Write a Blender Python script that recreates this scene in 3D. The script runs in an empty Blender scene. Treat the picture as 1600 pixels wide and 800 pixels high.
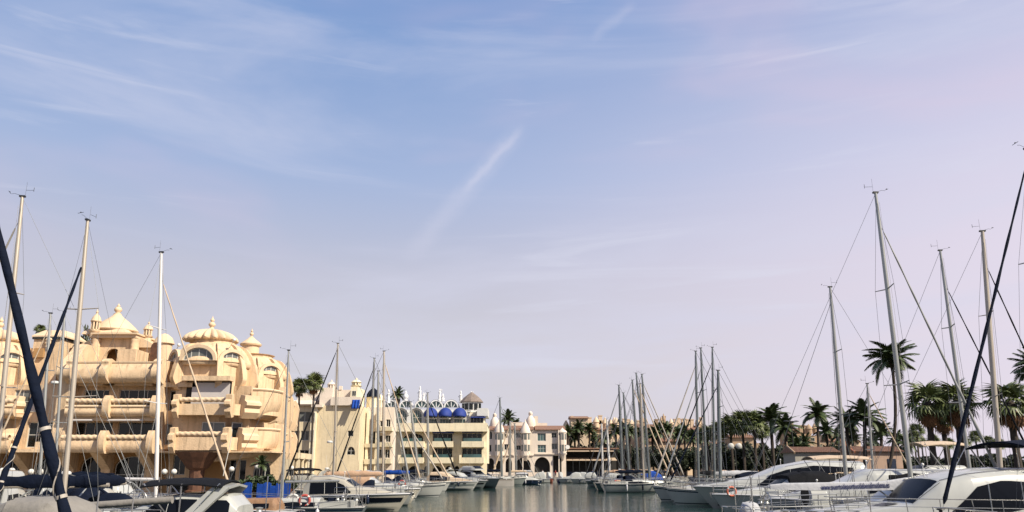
import bpy, bmesh, math, random
from mathutils import Vector, Matrix
R = math.radians
PI = math.pi
C = bpy.context.scene.collection
S = bpy.context.scene
rnd = random.Random(7)

# ------------------------------------------------------------------ camera
H = 3.2                     # eye height above the water
PITCH = R(14.0)
FP = 1200.0                 # focal length in photo pixels (1600 wide)
CYP = 731 - FP*math.tan(PITCH)
sp, cp = math.sin(PITCH), math.cos(PITCH)
cam_d = bpy.data.cameras.new("camera")
cam = bpy.data.objects.new("camera", cam_d); C.objects.link(cam)
cam.location = (0, 0, H); cam.rotation_euler = (PI/2+PITCH, 0, 0)
cam_d.sensor_width = 36; cam_d.lens = 36*FP/1600
cam_d.shift_y = (CYP-400)/1600
cam_d.clip_start = 0.1; cam_d.clip_end = 6000
S.camera = cam
def Z(py, d):
    v = (CYP-py)/FP
    return H + d*(sp+v*cp)/(cp-v*sp)
def X(px, d, z=6.0):
    return (px-800)/FP*(d*cp+(z-H)*sp)

# ------------------------------------------------------------------ light
SUN_AZ = 57.0               # degrees from straight behind the camera towards the right
SUN_EL = 41.0
sd = Vector((math.sin(R(SUN_AZ))*math.cos(R(SUN_EL)), -math.cos(R(SUN_AZ))*math.cos(R(SUN_EL)), math.sin(R(SUN_EL))))
sl = bpy.data.lights.new("sun", 'SUN'); so = bpy.data.objects.new("sun", sl); C.objects.link(so)
sl.energy = 5.0; sl.angle = R(0.55); sl.color = (1.0, 0.90, 0.74)
so.rotation_euler = sd.to_track_quat('Z', 'Y').to_euler()
so.location = sd*80

w = bpy.data.worlds.new("World"); S.world = w; w.use_nodes = True
nt = w.node_tree; nt.nodes.clear()
def N(t, **k):
    n = nt.nodes.new(t)
    for a, b in k.items(): setattr(n, a, b)
    return n
def L(a, b): nt.links.new(a, b)
out = N('ShaderNodeOutputWorld'); bg = N('ShaderNodeBackground'); L(bg.outputs[0], out.inputs[0])
bg.inputs['Strength'].default_value = 0.064
sky = N('ShaderNodeTexSky', sky_type='NISHITA'); sky.sun_disc = False
sky.sun_elevation = R(SUN_EL); sky.sun_rotation = R(180-SUN_AZ)
sky.air_density = 1.2; sky.dust_density = 2.5; sky.ozone_density = 1.5
tc = N('ShaderNodeTexCoord')
sep = N('ShaderNodeSeparateXYZ'); L(tc.outputs['Generated'], sep.inputs[0])
ramp = N('ShaderNodeValToRGB')      # elevation (sine) -> haze-to-blue gradient
L(sep.outputs['Z'], ramp.inputs[0])
cr = ramp.color_ramp
def lin(c): return tuple(((v/255)/12.92 if v/255 <= .04045 else ((v/255+.055)/1.055)**2.4) for v in c)
stops = [(0.0, (220,214,214)), (0.12, (217,211,216)), (0.24, (203,203,220)), (0.36, (172,190,227)), (0.55, (128,163,217)), (0.85, (80,118,188))]
while len(cr.elements) < len(stops): cr.elements.new(0.5)
for e, (p, c) in zip(cr.elements, stops): e.position = p; e.color = (*lin(c), 1)
sc10 = N('ShaderNodeVectorMath', operation='SCALE'); L(ramp.outputs[0], sc10.inputs[0]); sc10.inputs['Scale'].default_value = 10.0
mix = N('ShaderNodeMix', data_type='RGBA'); mix.inputs['Factor'].default_value = 0.86
L(sky.outputs[0], mix.inputs['A']); L(sc10.outputs[0], mix.inputs['B'])
# pale glare widening round the sun's side of the sky
sdh = Vector((math.sin(R(80)), math.cos(R(80)), 0.04)).normalized()
dot = N('ShaderNodeVectorMath', operation='DOT_PRODUCT'); L(tc.outputs['Generated'], dot.inputs[0]); dot.inputs[1].default_value = sdh
gm = N('ShaderNodeMapRange'); L(dot.outputs['Value'], gm.inputs[0])
gm.inputs['From Min'].default_value = -0.05; gm.inputs['From Max'].default_value = 0.98; gm.interpolation_type = 'SMOOTHSTEP'
gm.inputs['To Max'].default_value = 0.9
ge = N('ShaderNodeMapRange'); L(sep.outputs['Z'], ge.inputs[0]); ge.interpolation_type = 'SMOOTHSTEP'
ge.inputs['From Min'].default_value = .22; ge.inputs['From Max'].default_value = .62; ge.inputs['To Min'].default_value = 1; ge.inputs['To Max'].default_value = .40
gx = N('ShaderNodeMath', operation='MULTIPLY'); L(gm.outputs[0], gx.inputs[0]); L(ge.outputs[0], gx.inputs[1])
mixg = N('ShaderNodeMix', data_type='RGBA'); L(gx.outputs[0], mixg.inputs['Factor']); L(mix.outputs['Result'], mixg.inputs['A'])
mixg.inputs['B'].default_value = (*[v*10 for v in lin((237,226,242))], 1)
# thin cirrus: long streaks
def clouds(prev, rot, scale, lo, hi, amt, col, seed, detail=6, dist=0.6):
    mp = N('ShaderNodeMapping'); L(tc.outputs['Generated'], mp.inputs[0])
    mp.inputs['Rotation'].default_value = rot; mp.inputs['Scale'].default_value = scale; mp.inputs['Location'].default_value = (seed, seed*.7, 0)
    no = N('ShaderNodeTexNoise'); L(mp.outputs[0], no.inputs[0])
    no.inputs['Scale'].default_value = 1.0; no.inputs['Detail'].default_value = detail; no.inputs['Roughness'].default_value = .55; no.inputs['Distortion'].default_value = dist
    mr = N('ShaderNodeMapRange'); L(no.outputs[0], mr.inputs[0]); mr.interpolation_type = 'SMOOTHSTEP'
    mr.inputs['From Min'].default_value = lo; mr.inputs['From Max'].default_value = hi; mr.inputs['To Max'].default_value = amt
    m = N('ShaderNodeMix', data_type='RGBA'); L(mr.outputs[0], m.inputs['Factor']); L(prev, m.inputs['A'])
    m.inputs['B'].default_value = (*[v*10 for v in lin(col)], 1)
    return m.outputs['Result']
cur = clouds(mixg.outputs['Result'], (0, R(4), R(-8)), (1.3, 1.3, 9.0), .42, .76, .58, (214,216,236), 3.1)
cur = clouds(cur, (0, R(-3), R(20)), (2.2, 2.2, 26.0), .56, .74, .35, (222,224,240), 8.4, 8, 1.0)
cur = clouds(cur, (R(10), 0, 0), (1.6, 1.6, 4.5), .50, .72, .40, (226,206,226), 5.7, 4, .3)
# old aircraft trail: a short band along a great circle, frayed by noise
def trail(prev, a, b, width, amt, lenpad):
    def dirp(px, py):
        v = (CYP-py)/FP; return Vector(((px-800)/FP, cp-v*sp, sp+v*cp)).normalized()
    A, B_ = dirp(*a), dirp(*b)
    nrm = A.cross(B_).normalized(); mid = (A+B_).normalized(); half = A.angle(B_)/2
    nz = N('ShaderNodeTexNoise'); L(tc.outputs['Generated'], nz.inputs[0]); nz.inputs['Scale'].default_value = 42; nz.inputs['Detail'].default_value = 5
    dn = N('ShaderNodeVectorMath', operation='DOT_PRODUCT'); L(tc.outputs['Generated'], dn.inputs[0]); dn.inputs[1].default_value = nrm
    off = N('ShaderNodeMath', operation='MULTIPLY_ADD'); L(nz.outputs[0], off.inputs[0]); off.inputs[1].default_value = .012; L(dn.outputs['Value'], off.inputs[2])
    off2 = N('ShaderNodeMath', operation='SUBTRACT'); L(off.outputs[0], off2.inputs[0]); off2.inputs[1].default_value = .006
    ab = N('ShaderNodeMath', operation='ABSOLUTE'); L(off2.outputs[0], ab.inputs[0])
    m1 = N('ShaderNodeMapRange'); L(ab.outputs[0], m1.inputs[0]); m1.interpolation_type = 'SMOOTHSTEP'
    m1.inputs['From Min'].default_value = 0; m1.inputs['From Max'].default_value = width; m1.inputs['To Min'].default_value = 1; m1.inputs['To Max'].default_value = 0
    dm = N('ShaderNodeVectorMath', operation='DOT_PRODUCT'); L(tc.outputs['Generated'], dm.inputs[0]); dm.inputs[1].default_value = mid
    m2 = N('ShaderNodeMapRange'); L(dm.outputs['Value'], m2.inputs[0]); m2.interpolation_type = 'SMOOTHSTEP'
    m2.inputs['From Min'].default_value = math.cos(half*1.15); m2.inputs['From Max'].default_value = math.cos(half*.55); m2.inputs['To Max'].default_value = amt
    ml = N('ShaderNodeMath', operation='MULTIPLY'); L(m1.outputs[0], ml.inputs[0]); L(m2.outputs[0], ml.inputs[1])
    m = N('ShaderNodeMix', data_type='RGBA'); L(ml.outputs[0], m.inputs['Factor']); L(prev, m.inputs['A']); m.inputs['B'].default_value = (*[v*10 for v in lin((226,224,240))], 1)
    return m.outputs['Result']
cur = trail(cur, (640, 400), (815, 200), .020, .18, 0)
cur = trail(cur, (725, 300), (815, 200), .008, .25, 0)
cur = trail(cur, (925, 62), (990, 5), .010, .14, 0)
L(cur, bg.inputs['Color'])

S.view_settings.view_transform = 'Standard'; S.view_settings.look = 'None'; S.view_settings.exposure = 0.64; S.view_settings.gamma = 1.0
S.cycles.max_bounces = 6; S.cycles.transparent_max_bounces = 6; S.cycles.caustics_reflective = False; S.cycles.caustics_refractive = False

# ------------------------------------------------------------------ materials
M = {}
def mat(name, rgb, rough=.6, vary=.12, scale=2.0, bump=0.0, metal=0.0, streak=0.0, spec=.5, bscale=None, coat=0.0):
    rgb = tuple(c*.74 for c in rgb)
    m = bpy.data.materials.new(name); m.use_nodes = True; t = m.node_tree; b = t.nodes['Principled BSDF']
    b.inputs['Roughness'].default_value = rough; b.inputs['Metallic'].default_value = metal
    b.inputs['Specular IOR Level'].default_value = spec; b.inputs['Coat Weight'].default_value = coat
    geo = t.nodes.new('ShaderNodeNewGeometry')
    no = t.nodes.new('ShaderNodeTexNoise'); no.inputs['Scale'].default_value = scale; no.inputs['Detail'].default_value = 6; no.inputs['Roughness'].default_value = .6
    t.links.new(geo.outputs['Position'], no.inputs['Vector'])
    mr = t.nodes.new('ShaderNodeMapRange'); t.links.new(no.outputs[0], mr.inputs[0])
    mr.inputs['From Min'].default_value = .3; mr.inputs['From Max'].default_value = .7
    mr.inputs['To Min'].default_value = 1-vary; mr.inputs['To Max'].default_value = 1+vary
    val = mr.outputs[0]
    if streak:
        mp = t.nodes.new('ShaderNodeMapping'); t.links.new(geo.outputs['Position'], mp.inputs[0]); mp.inputs['Scale'].default_value = (3.0, 3.0, .25)
        n2 = t.nodes.new('ShaderNodeTexNoise'); t.links.new(mp.outputs[0], n2.inputs[0]); n2.inputs['Scale'].default_value = 1.3; n2.inputs['Detail'].default_value = 5
        m2 = t.nodes.new('ShaderNodeMapRange'); t.links.new(n2.outputs[0], m2.inputs[0]); m2.inputs['From Min'].default_value = .5; m2.inputs['From Max'].default_value = .75
        m2.inputs['To Min'].default_value = 1; m2.inputs['To Max'].default_value = 1-streak
        mu = t.nodes.new('ShaderNodeMath'); mu.operation = 'MULTIPLY'; t.links.new(val, mu.inputs[0]); t.links.new(m2.outputs[0], mu.inputs[1]); val = mu.outputs[0]
    vm = t.nodes.new('ShaderNodeVectorMath'); vm.operation = 'SCALE'; vm.inputs[0].default_value = rgb; t.links.new(val, vm.inputs['Scale'])
    t.links.new(vm.outputs[0], b.inputs['Base Color'])
    if bump:
        bn = t.nodes.new('ShaderNodeTexNoise'); bn.inputs['Scale'].default_value = bscale or scale*8; bn.inputs['Detail'].default_value = 4
        t.links.new(geo.outputs['Position'], bn.inputs['Vector'])
        bp = t.nodes.new('ShaderNodeBump'); bp.inputs['Strength'].default_value = bump; bp.inputs['Distance'].default_value = .05
        t.links.new(bn.outputs[0], bp.inputs['Height']); t.links.new(bp.outputs[0], b.inputs['Normal'])
    M[name] = m; return m
mat('peach', (.80,.59,.38), .85, .13, .9, .5, streak=.36, spec=.2)
mat('peach_pale', (.80,.61,.41), .85, .08, .8, .3, streak=.10, spec=.2)
mat('peach_dark', (.46,.27,.12), .85, .1, .8, .3, spec=.2)  # peach with shade put into the colour, for recessed walls and cores
mat('cream', (.82,.69,.47), .85, .10, .5, .35, streak=.22, spec=.2)
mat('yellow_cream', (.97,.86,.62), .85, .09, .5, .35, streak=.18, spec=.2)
mat('pink_cream', (.86,.75,.63), .85, .08, .5, .25, streak=.12, spec=.2)
mat('far_cream', (.74,.58,.41), .85, .10, .4, .2, streak=.12, spec=.2)
mat('far_tan', (.46,.33,.22), .85, .10, .4, .2, streak=.12, spec=.2)
mat('white_wall', (.72,.72,.70), .75, .05, .6, .2, spec=.3)
mat('tile', (.26,.14,.09), .85, .3, 3.0, .3)
mat('glass_dark', (.010,.014,.016), .08, .6, .8, 0, spec=.4)
mat('glass_teal', (.05,.11,.11), .08, .4, .8, 0, spec=.8)
mat('glass_grey', (.16,.17,.16), .15, .3, .6, 0, spec=.6)
mat('frame_white', (.66,.65,.60), .5, .05)
mat('blind', (.62,.58,.56), .7, .05, 1)
mat('shade', (.03,.028,.025), .9, .3, 1)  # near-black that puts arcade and interior shade into the colour
mat('gel', (.50,.51,.48), .22, .05, .9, 0, streak=.06, coat=.3)
mat('gel_warm', (.54,.49,.42), .25, .06, .9, 0, streak=.06, coat=.3)
mat('gel_grey', (.22,.25,.24), .28, .08, .9, 0, coat=.3)  # hull-side shade of some white boats put into this grey
mat('gel_cream', (.50,.47,.39), .28, .06, .9, 0, coat=.3)
mat('gel_navy', (.012,.022,.05), .15, .2, .9, 0, coat=.5)
mat('gel_teal', (.13,.19,.185), .25, .1, .9, 0, coat=.3)
mat('deck', (.46,.43,.37), .65, .08, 3, .1)
mat('teak', (.30,.17,.09), .7, .2, 6, .2)
mat('antifoul', (.02,.035,.05), .6, .3, 2)
mat('tint', (.006,.008,.013), .25, .2, 1, 0, spec=.10)
mat('clearwin', (.10,.12,.12), .08, .3, 1, 0, spec=.8)
mat('navy', (.004,.008,.021), .85, .25, 3.0, .6, bscale=9, spec=.12)
mat('blue', (.015,.07,.36), .8, .2, 2.5, .4, bscale=8, spec=.15)
mat('awn_blue', (.012,.04,.25), .75, .15, 1.0, .2)
mat('tan', (.52,.34,.22), .8, .12, 2.5, .5, bscale=7)
mat('beige', (.58,.45,.32), .8, .1, 2.5, .5, bscale=7)
mat('canvas_grey', (.25,.235,.21), .85, .1, 2.5, .5, bscale=7)
mat('canvas_white', (.46,.47,.50), .8, .08, 3, .5, bscale=7)
mat('canvas_black', (.009,.010,.013), .85, .2, 3, .4, bscale=8, spec=.12)
mat('alu', (.42,.43,.41), .38, .08, .7, 0, metal=.55)
mat('alu_warm', (.52,.46,.38), .45, .08, .7, 0, metal=.35)
mat('alu_blue', (.20,.23,.235), .4, .1, .7, 0, metal=.45)
mat('mast_white', (.74,.72,.70), .35, .05, .7)
mat('steel', (.60,.60,.58), .25, .05, 1, 0, metal=.9)
mat('wire', (.14,.15,.16), .5, .1, 1, 0, metal=.3)
mat('wire_pale', (.42,.38,.33), .6, .1, 1)
mat('red', (.50,.08,.06), .6, .1)
mat('orange', (.62,.17,.10), .6, .1)
mat('rubber', (.02,.02,.022), .7, .2)
mat('fender', (.60,.60,.62), .5, .1)
mat('trunk', (.055,.040,.030), .9, .4, 5, .9, bscale=12)
mat('leaf', (.065,.095,.03), .55, .5, 2.0)
mat('leaf_dark', (.026,.042,.018), .6, .5, 1.5)
mat('leaf_fan', (.13,.16,.05), .55, .5, 2.0)
mat('leaf_dead', (.26,.12,.05), .85, .35, 2.5)
mat('tree_leaf', (.030,.044,.017), .6, .55, .8)
mat('bush_leaf', (.04,.065,.02), .6, .55, 2)
mat('quay_stone', (.30,.27,.23), .85, .25, .35, .5)
mat('concrete', (.34,.32,.29), .85, .2, .5, .4)
mat('asphalt', (.055,.054,.052), .9, .2, .6, .5)
mat('pontoon_wood', (.26,.21,.16), .8, .25, 1.5, .4)
mat('lamp_globe', (.80,.78,.72), .25, .03)
mat('iron', (.02,.022,.022), .5, .2)
mat('skin', (.45,.25,.17), .6, .05)
mat('hair', (.03,.02,.015), .7, .1)
mat('shirt_white', (.68,.68,.68), .8, .05)
mat('shirt_red', (.45,.05,.05), .8, .05)
mat('shirt_blue', (.05,.13,.40), .8, .05)
mat('trouser', (.04,.05,.08), .8, .1)
mat('hut_grey', (.40,.38,.33), .85, .08, .7, .3)
mat('hut_pink', (.52,.36,.27), .85, .08, .7, .3)
mat('brown_col', (.12,.05,.025), .7, .3, 3, .3)
mat('text_navy', (.02,.03,.12), .6, .02)
mat('planter', (.12,.06,.035), .8, .2, 3, .3)
mat('terracotta', (.45,.17,.08), .8, .15, 3, .2)
mat('statue_white', (.82,.82,.82), .5, .03)
mat('roof_grey', (.24,.19,.16), .8, .25, 2, .3)
mat('earth', (.16,.13,.09), .95, .3, .3, .4)
mat('radar', (.72,.72,.70), .35, .03)
# water
m = bpy.data.materials.new('water'); m.use_nodes = True; t = m.node_tree; b = t.nodes['Principled BSDF']
b.inputs['Base Color'].default_value = (.008,.028,.023,1); b.inputs['Roughness'].default_value = .06; b.inputs['IOR'].default_value = 1.33
g = t.nodes.new('ShaderNodeNewGeometry'); prevn = None
for (sx, sy, sc_, st, ds) in ((.35,1.0,1.0,.20,.16), (1.2,3.0,1.6,.22,.06), (.05,.14,1.0,.13,.8)):
    mp = t.nodes.new('ShaderNodeMapping'); t.links.new(g.outputs['Position'], mp.inputs[0]); mp.inputs['Scale'].default_value = (sx, sy, 1)
    n = t.nodes.new('ShaderNodeTexNoise'); n.inputs['Scale'].default_value = sc_; n.inputs['Detail'].default_value = 3; t.links.new(mp.outputs[0], n.inputs[0])
    bp = t.nodes.new('ShaderNodeBump'); bp.inputs['Strength'].default_value = st; bp.inputs['Distance'].default_value = ds
    t.links.new(n.outputs[0], bp.inputs['Height'])
    if prevn: t.links.new(prevn, bp.inputs['Normal'])
    prevn = bp.outputs[0]
t.links.new(prevn, b.inputs['Normal']); M['water'] = m

# ------------------------------------------------------------------ mesh helpers
class MB:
    def __init__(s): s.v = []; s.f = []
    def add(s, vs, fs):
        o = len(s.v); s.v += [tuple(v) for v in vs]; s.f += [tuple(i+o for i in f) for f in fs]; return s
    def box(s, x0, x1, y0, y1, z0, z1):
        return s.add([(x0,y0,z0),(x1,y0,z0),(x1,y1,z0),(x0,y1,z0),(x0,y0,z1),(x1,y0,z1),(x1,y1,z1),(x0,y1,z1)],
                     [(0,3,2,1),(4,5,6,7),(0,1,5,4),(1,2,6,5),(2,3,7,6),(3,0,4,7)])
    def prism(s, poly, z0, z1, f=None):
        n = len(poly); vs = [(x,y,z0) for x,y in poly]+[(x,y,z1) for x,y in poly]
        fs = [tuple(range(n))[::-1], tuple(range(n,2*n))]+[(i,(i+1)%n,n+(i+1)%n,n+i) for i in range(n)]
        if f: vs = [f(*v) for v in vs]
        return s.add(vs, fs)
    def tube(s, pts, r, n=8, cap=True):
        pts = [Vector(p) for p in pts]; k = len(pts)
        rs = r if isinstance(r, (list, tuple)) else [r]*k
        vs = []; up = Vector((0,0,1))
        for i, p in enumerate(pts):
            t_ = (pts[min(i+1,k-1)]-pts[max(i-1,0)])
            if t_.length < 1e-9: t_ = Vector((0,0,1))
            t_.normalize()
            a = t_.cross(up if abs(t_.z) < .95 else Vector((0,1,0))).normalized(); b_ = t_.cross(a).normalized()
            for j in range(n):
                q = 2*PI*j/n; vs.append(p+a*math.cos(q)*rs[i]+b_*math.sin(q)*rs[i])
        fs = [(i*n+j, i*n+(j+1)%n, (i+1)*n+(j+1)%n, (i+1)*n+j) for i in range(k-1) for j in range(n)]
        if cap: fs += [tuple(range(n))[::-1], tuple((k-1)*n+j for j in range(n))]
        return s.add(vs, fs)
    def lathe(s, prof, c=(0,0,0), n=20, lobe=0, amp=0, sx=1, sy=1, a0=0):
        vs = []
        for (r, z) in prof:
            for j in range(n):
                q = a0+2*PI*j/n; k = 1+(amp*(abs(math.cos(lobe*q/2))-.5) if lobe else 0)
                vs.append((c[0]+r*k*math.cos(q)*sx, c[1]+r*k*math.sin(q)*sy, c[2]+z))
        k = len(prof)
        fs = [(i*n+j, i*n+(j+1)%n, (i+1)*n+(j+1)%n, (i+1)*n+j) for i in range(k-1) for j in range(n)]
        fs += [tuple(range(n))[::-1], tuple((k-1)*n+j for j in range(n))]
        return s.add(vs, fs)
    def grid(s, rows, closed=False):
        k = len(rows); n = len(rows[0]); vs = [p for r_ in rows for p in r_]
        fs = [(i*n+j, i*n+(j+1)%n, (i+1)*n+(j+1)%n, (i+1)*n+j) for i in range(k-1) for j in range(n if closed else n-1)]
        return s.add(vs, fs)
    def sphere(s, c, r, n=10, m_=6, sz=1):
        return s.lathe([(r*math.sin(PI*i/m_)+1e-4, -r*sz*math.cos(PI*i/m_)) for i in range(m_+1)], c, n)
    def xf(s, Mx): s.v = [tuple(Mx @ Vector(v)) for v in s.v]; return s
    def mesh(s, name, m_, smooth=True, ang=46):
        me = bpy.data.meshes.new(name); me.from_pydata(s.v, [], s.f); me.materials.append(M[m_])
        me.validate(); fixn(me)
        if smooth: me.shade_smooth(); me.set_sharp_from_angle(angle=R(ang))
        return me
    def build(s, name, m_, parent=None, smooth=True, ang=46, wl=None):
        if wl is not None: s.v = [(x-wl[0], y-wl[1], z-wl[2]) for x,y,z in s.v]
        return link(name, s.mesh(name, m_, smooth, ang), parent)
def fixn(me):
    b = bmesh.new(); b.from_mesh(me); bmesh.ops.recalc_face_normals(b, faces=b.faces); b.to_mesh(me); b.free()
def link(name, me, parent=None, loc=None, rz=None):
    o = bpy.data.objects.new(name, me); C.objects.link(o)
    if parent is not None: o.parent = parent
    if loc is not None: o.location = loc
    if rz is not None: o.rotation_euler = (0, 0, rz)
    return o
def tag(o, label=None, cat=None, group=None, kind=None):
    if label: o['label'] = label
    if cat: o['category'] = cat
    if group: o['group'] = group
    if kind: o['kind'] = kind
    return o
def thing(name, label, cat, loc=(0,0,0), rz=0, group=None):
    o = bpy.data.objects.new(name, None); C.objects.link(o); o.location = loc; o.rotation_euler = (0,0,rz); o.empty_display_size = .3
    return tag(o, label, cat, group)
def copy_tree(o, parent=None):
    c = o.copy(); C.objects.link(c)
    if parent is not None: c.parent = parent
    for ch in list(o.children): copy_tree(ch, c)
    return c
def arch_poly(x0, x1, z0, z1, n=10, arch=None):
    w_ = (x1-x0)/2; ah = min(arch if arch else w_, z1-z0); cx = (x0+x1)/2
    return [(x0,z0),(x1,z0)]+[(cx+w_*math.cos(PI*i/n), z1-ah+ah*math.sin(PI*i/n)) for i in range(n+1)]
def plate(outline, holes, thick):
    """flat wall in x (width) and z (height) with holes, front at y=0, thickness towards +y"""
    cu = bpy.data.curves.new('t', 'CURVE'); cu.dimensions = '2D'; cu.fill_mode = 'BOTH'; cu.extrude = thick/2
    for pl in [outline]+holes:
        sp_ = cu.splines.new('POLY'); sp_.points.add(len(pl)-1)
        for p, (a, b_) in zip(sp_.points, pl): p.co = (a, b_, 0, 1)
        sp_.use_cyclic_u = True
    ob = bpy.data.objects.new('t', cu); me = bpy.data.meshes.new_from_object(ob)
    bpy.data.objects.remove(ob); bpy.data.curves.remove(cu)
    vs = [(v.co.x, -v.co.z+thick/2, v.co.y) for v in me.vertices]; fs = [tuple(p.vertices) for p in me.polygons]
    bpy.data.meshes.remove(me); return vs, fs
WC = {}
def window(parent, loc, w_, h, rz=0, nx=2, ny=1, arch=0, frame='frame_white', glass='glass_dark', fw=.07, split=False, label=None):
    key = (round(w_,2), round(h,2), nx, ny, round(arch,2), frame, glass, fw, split)
    if key not in WC:
        b = MB()
        if arch:
            o_ = arch_poly(0, w_, 0, h, 12, arch); i_ = arch_poly(fw, w_-fw, fw, h-fw, 12, max(arch-fw, .05)); b.add(*plate(o_, [i_], .08))
        else:
            b.add(*plate([(0,0),(w_,0),(w_,h),(0,h)], [[(fw,fw),(w_-fw,fw),(w_-fw,h-fw),(fw,h-fw)]], .08))
        for i in range(1, nx):
            x = w_*i/nx; top = h
            if arch:
                q = (x-w_/2)/(w_/2); top = h-arch+arch*math.sqrt(max(0,1-q*q))-.02
            b.box(x-fw*.4, x+fw*.4, .012, .07, fw, top-fw*.5)
        for i in range(1, ny):
            z = h*i/ny; b.box(fw, w_-fw, .016, .066, z-fw*.4, z+fw*.4)
        fm = b.mesh('window_frame', frame, False)
        panes = []
        if split and not arch:
            for i in range(nx):
                x0 = w_*i/nx; x1 = w_*(i+1)/nx
                panes.append(MB().box(x0+fw*.5, x1-fw*.5, .04, .055, fw*.5, h-fw*.5).mesh('pane', glass, False))
        elif arch: panes.append(MB().add(*plate(arch_poly(fw*.5, w_-fw*.5, fw*.5, h-fw*.5, 12, max(arch-fw*.5,.05)), [], .015)).xf(Matrix.Translation((0,.04,0))).mesh('pane', glass, False))
        else: panes.append(MB().box(fw*.5, w_-fw*.5, .04, .055, fw*.5, h-fw*.5).mesh('pane', glass, False))
        WC[key] = (fm, panes)
    fm, panes = WC[key]
    o = link('window', fm, parent, loc, rz)
    if label: o['label'] = label
    for p in panes: link('pane', p, o)
    return o
def facade(parent, m_, O, rz, W_, Ht, thick, ops, name='wall', outline=None, inset=.14):
    """O: lower left corner (parent local); ops: (u0,u1,v0,v1,kind,nx,ny,arch,glass)"""
    holes = []
    for op in ops:
        u0,u1,v0,v1 = op[:4]; arch = op[7] if len(op) > 7 else 0
        holes.append(arch_poly(u0,u1,v0,v1,12,arch) if arch else [(u0,v0),(u1,v0),(u1,v1),(u0,v1)])
    b = MB().add(*plate(outline or [(0,0),(W_,0),(W_,Ht),(0,Ht)], holes, thick))
    wl_ = link(name, b.mesh(name, m_, False), parent, O, rz)
    c, s_ = math.cos(rz), math.sin(rz)
    for op in ops:
        u0,u1,v0,v1 = op[:4]; kind = op[4] if len(op) > 4 else 'win'
        nx = op[5] if len(op) > 5 else 2; ny = op[6] if len(op) > 6 else 1; arch = op[7] if len(op) > 7 else 0; gl = op[8] if len(op) > 8 else 'glass_dark'
        if kind == 'open': continue
        di = inset if kind == 'win' else thick+.9
        g_ = .004
        loc = (O[0]+(u0-g_)*c-di*s_, O[1]+(u0-g_)*s_+di*c, O[2]+v0-g_)
        if kind == 'win': window(parent, loc, u1-u0+2*g_, v1-v0+2*g_, rz, nx, ny, arch, glass=gl, fw=.07 if u1-u0 < 4 else .09, split=(u1-u0)/max(nx,1) > 1.0)
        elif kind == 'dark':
            bb = MB().box(-.4, u1-u0+.4, 0, .1, -.0, v1-v0+.4); ob = bb.build('doorway_shade', 'shade', parent, False); ob.location = loc; ob.rotation_euler = (0,0,rz)  # dark sheet standing for the shade inside the opening
    return wl_
def finial_prof(h, r):
    return [(r,0),(r*1.15,h*.04),(r*.55,h*.12),(r*.5,h*.2),(r*.95,h*.3),(r*1.05,h*.38),(r*.75,h*.5),(r*.35,h*.56),(r*.6,h*.64),(r*.62,h*.7),(r*.3,h*.8),(r*.12,h*.9),(.005,h)]
def turret(parent, x, y, z0, h, r, m_, name='chimney_turret', label=None):
    """little lantern chimney: shaft, gallery, drum with slots, onion cap and spike"""
    b = MB()
    b.lathe([(r*.95,0),(r*.9,h*.18),(r*1.2,h*.22),(r*1.25,h*.26),(r*.8,h*.28),(r*.78,h*.30)], (x,y,z0), 12)
    for k in range(8):
        q = 2*PI*k/8; cx, cy = x+r*.78*math.cos(q), y+r*.78*math.sin(q)
        b.tube([(cx,cy,z0+h*.29),(cx,cy,z0+h*.56)], r*.2, 6)
    b.lathe([(r*1.05,h*.55),(r*1.15,h*.58),(r*1.0,h*.62),(r*.85,h*.70),(r*.5,h*.78),(r*.22,h*.82),(r*.2,h*.86),(r*.3,h*.89),(r*.12,h*.94),(.01,h)], (x,y,z0), 14)
    o = b.build(name, m_, parent)
    MB().lathe([(r*.55,h*.28),(r*.55,h*.56)], (x,y,z0), 10).build('lantern_core', 'shade', o)
    if label: o['label'] = label
    return o
# ------------------------------------------------------------------ ground and water
def rebase(root, loc):
    loc = Vector(loc)
    for ch in root.children: ch.location = ch.location-loc
    root.location = loc
GZ = 1.0
basin = [(-170,5),(190,5),(190,100),(62,104),(50,140),(42,182),(2,182),(0,143),(-17.6,141),(-17.6,111),(-22,104),(-22,62),(-30,58),(-170,58)]
b = MB(); vs, fs = plate([(-1800,-700),(1800,-700),(1800,2600),(-1800,2600)], [basin], 3.0)
b.add([(x, z, GZ-3.0+y) for x, y, z in vs], fs)
gnd = b.build('ground', 'concrete', None, False); tag(gnd, kind='structure')
# outer ground gets paving colours through separate thin sheets
def sheet(name, poly, z, m_):
    o = MB().prism(poly, z-.02, z).build(name, m_, None, False); tag(o, kind='structure'); return o
sheet('promenade', [(-160,58.6),(-30.2,58.6),(-22.6,62.4),(-22.6,104.3),(-18.2,111.4),(-18.2,141.6),(-.6,143.6),(1.4,182.6),(42.6,182.6),(50.6,140.6),(62.6,104.6),(189,100.6),(189,130),(60,150),(60,215),(-160,215)], GZ+.005, 'quay_stone')
for a_, b_ in zip(basin, basin[1:]+basin[:1]):      # stone kerb along the basin edge
    pass
kb = MB()
for (x0,y0),(x1,y1) in zip(basin[2:13], basin[3:14]):
    d_ = Vector((x1-x0, y1-y0, 0)); l_ = d_.length; d_.normalize(); n_ = Vector((-d_.y, d_.x, 0))
    for sgn in (1,):
        p = [Vector((x0,y0,0))-n_*.35, Vector((x1,y1,0))-n_*.35, Vector((x1,y1,0))+n_*.02, Vector((x0,y0,0))+n_*.02]
        kb.prism([(q.x,q.y) for q in p], GZ+.01, GZ+.16)
tag(kb.build('quay_kerb', 'quay_stone', None, False), kind='structure')
wt = MB().add([(-171,4,0),(191,4,0),(191,183,0),(-171,183,0)], [(0,1,2,3)]).build('water', 'water', None, False); tag(wt, kind='structure')
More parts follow.
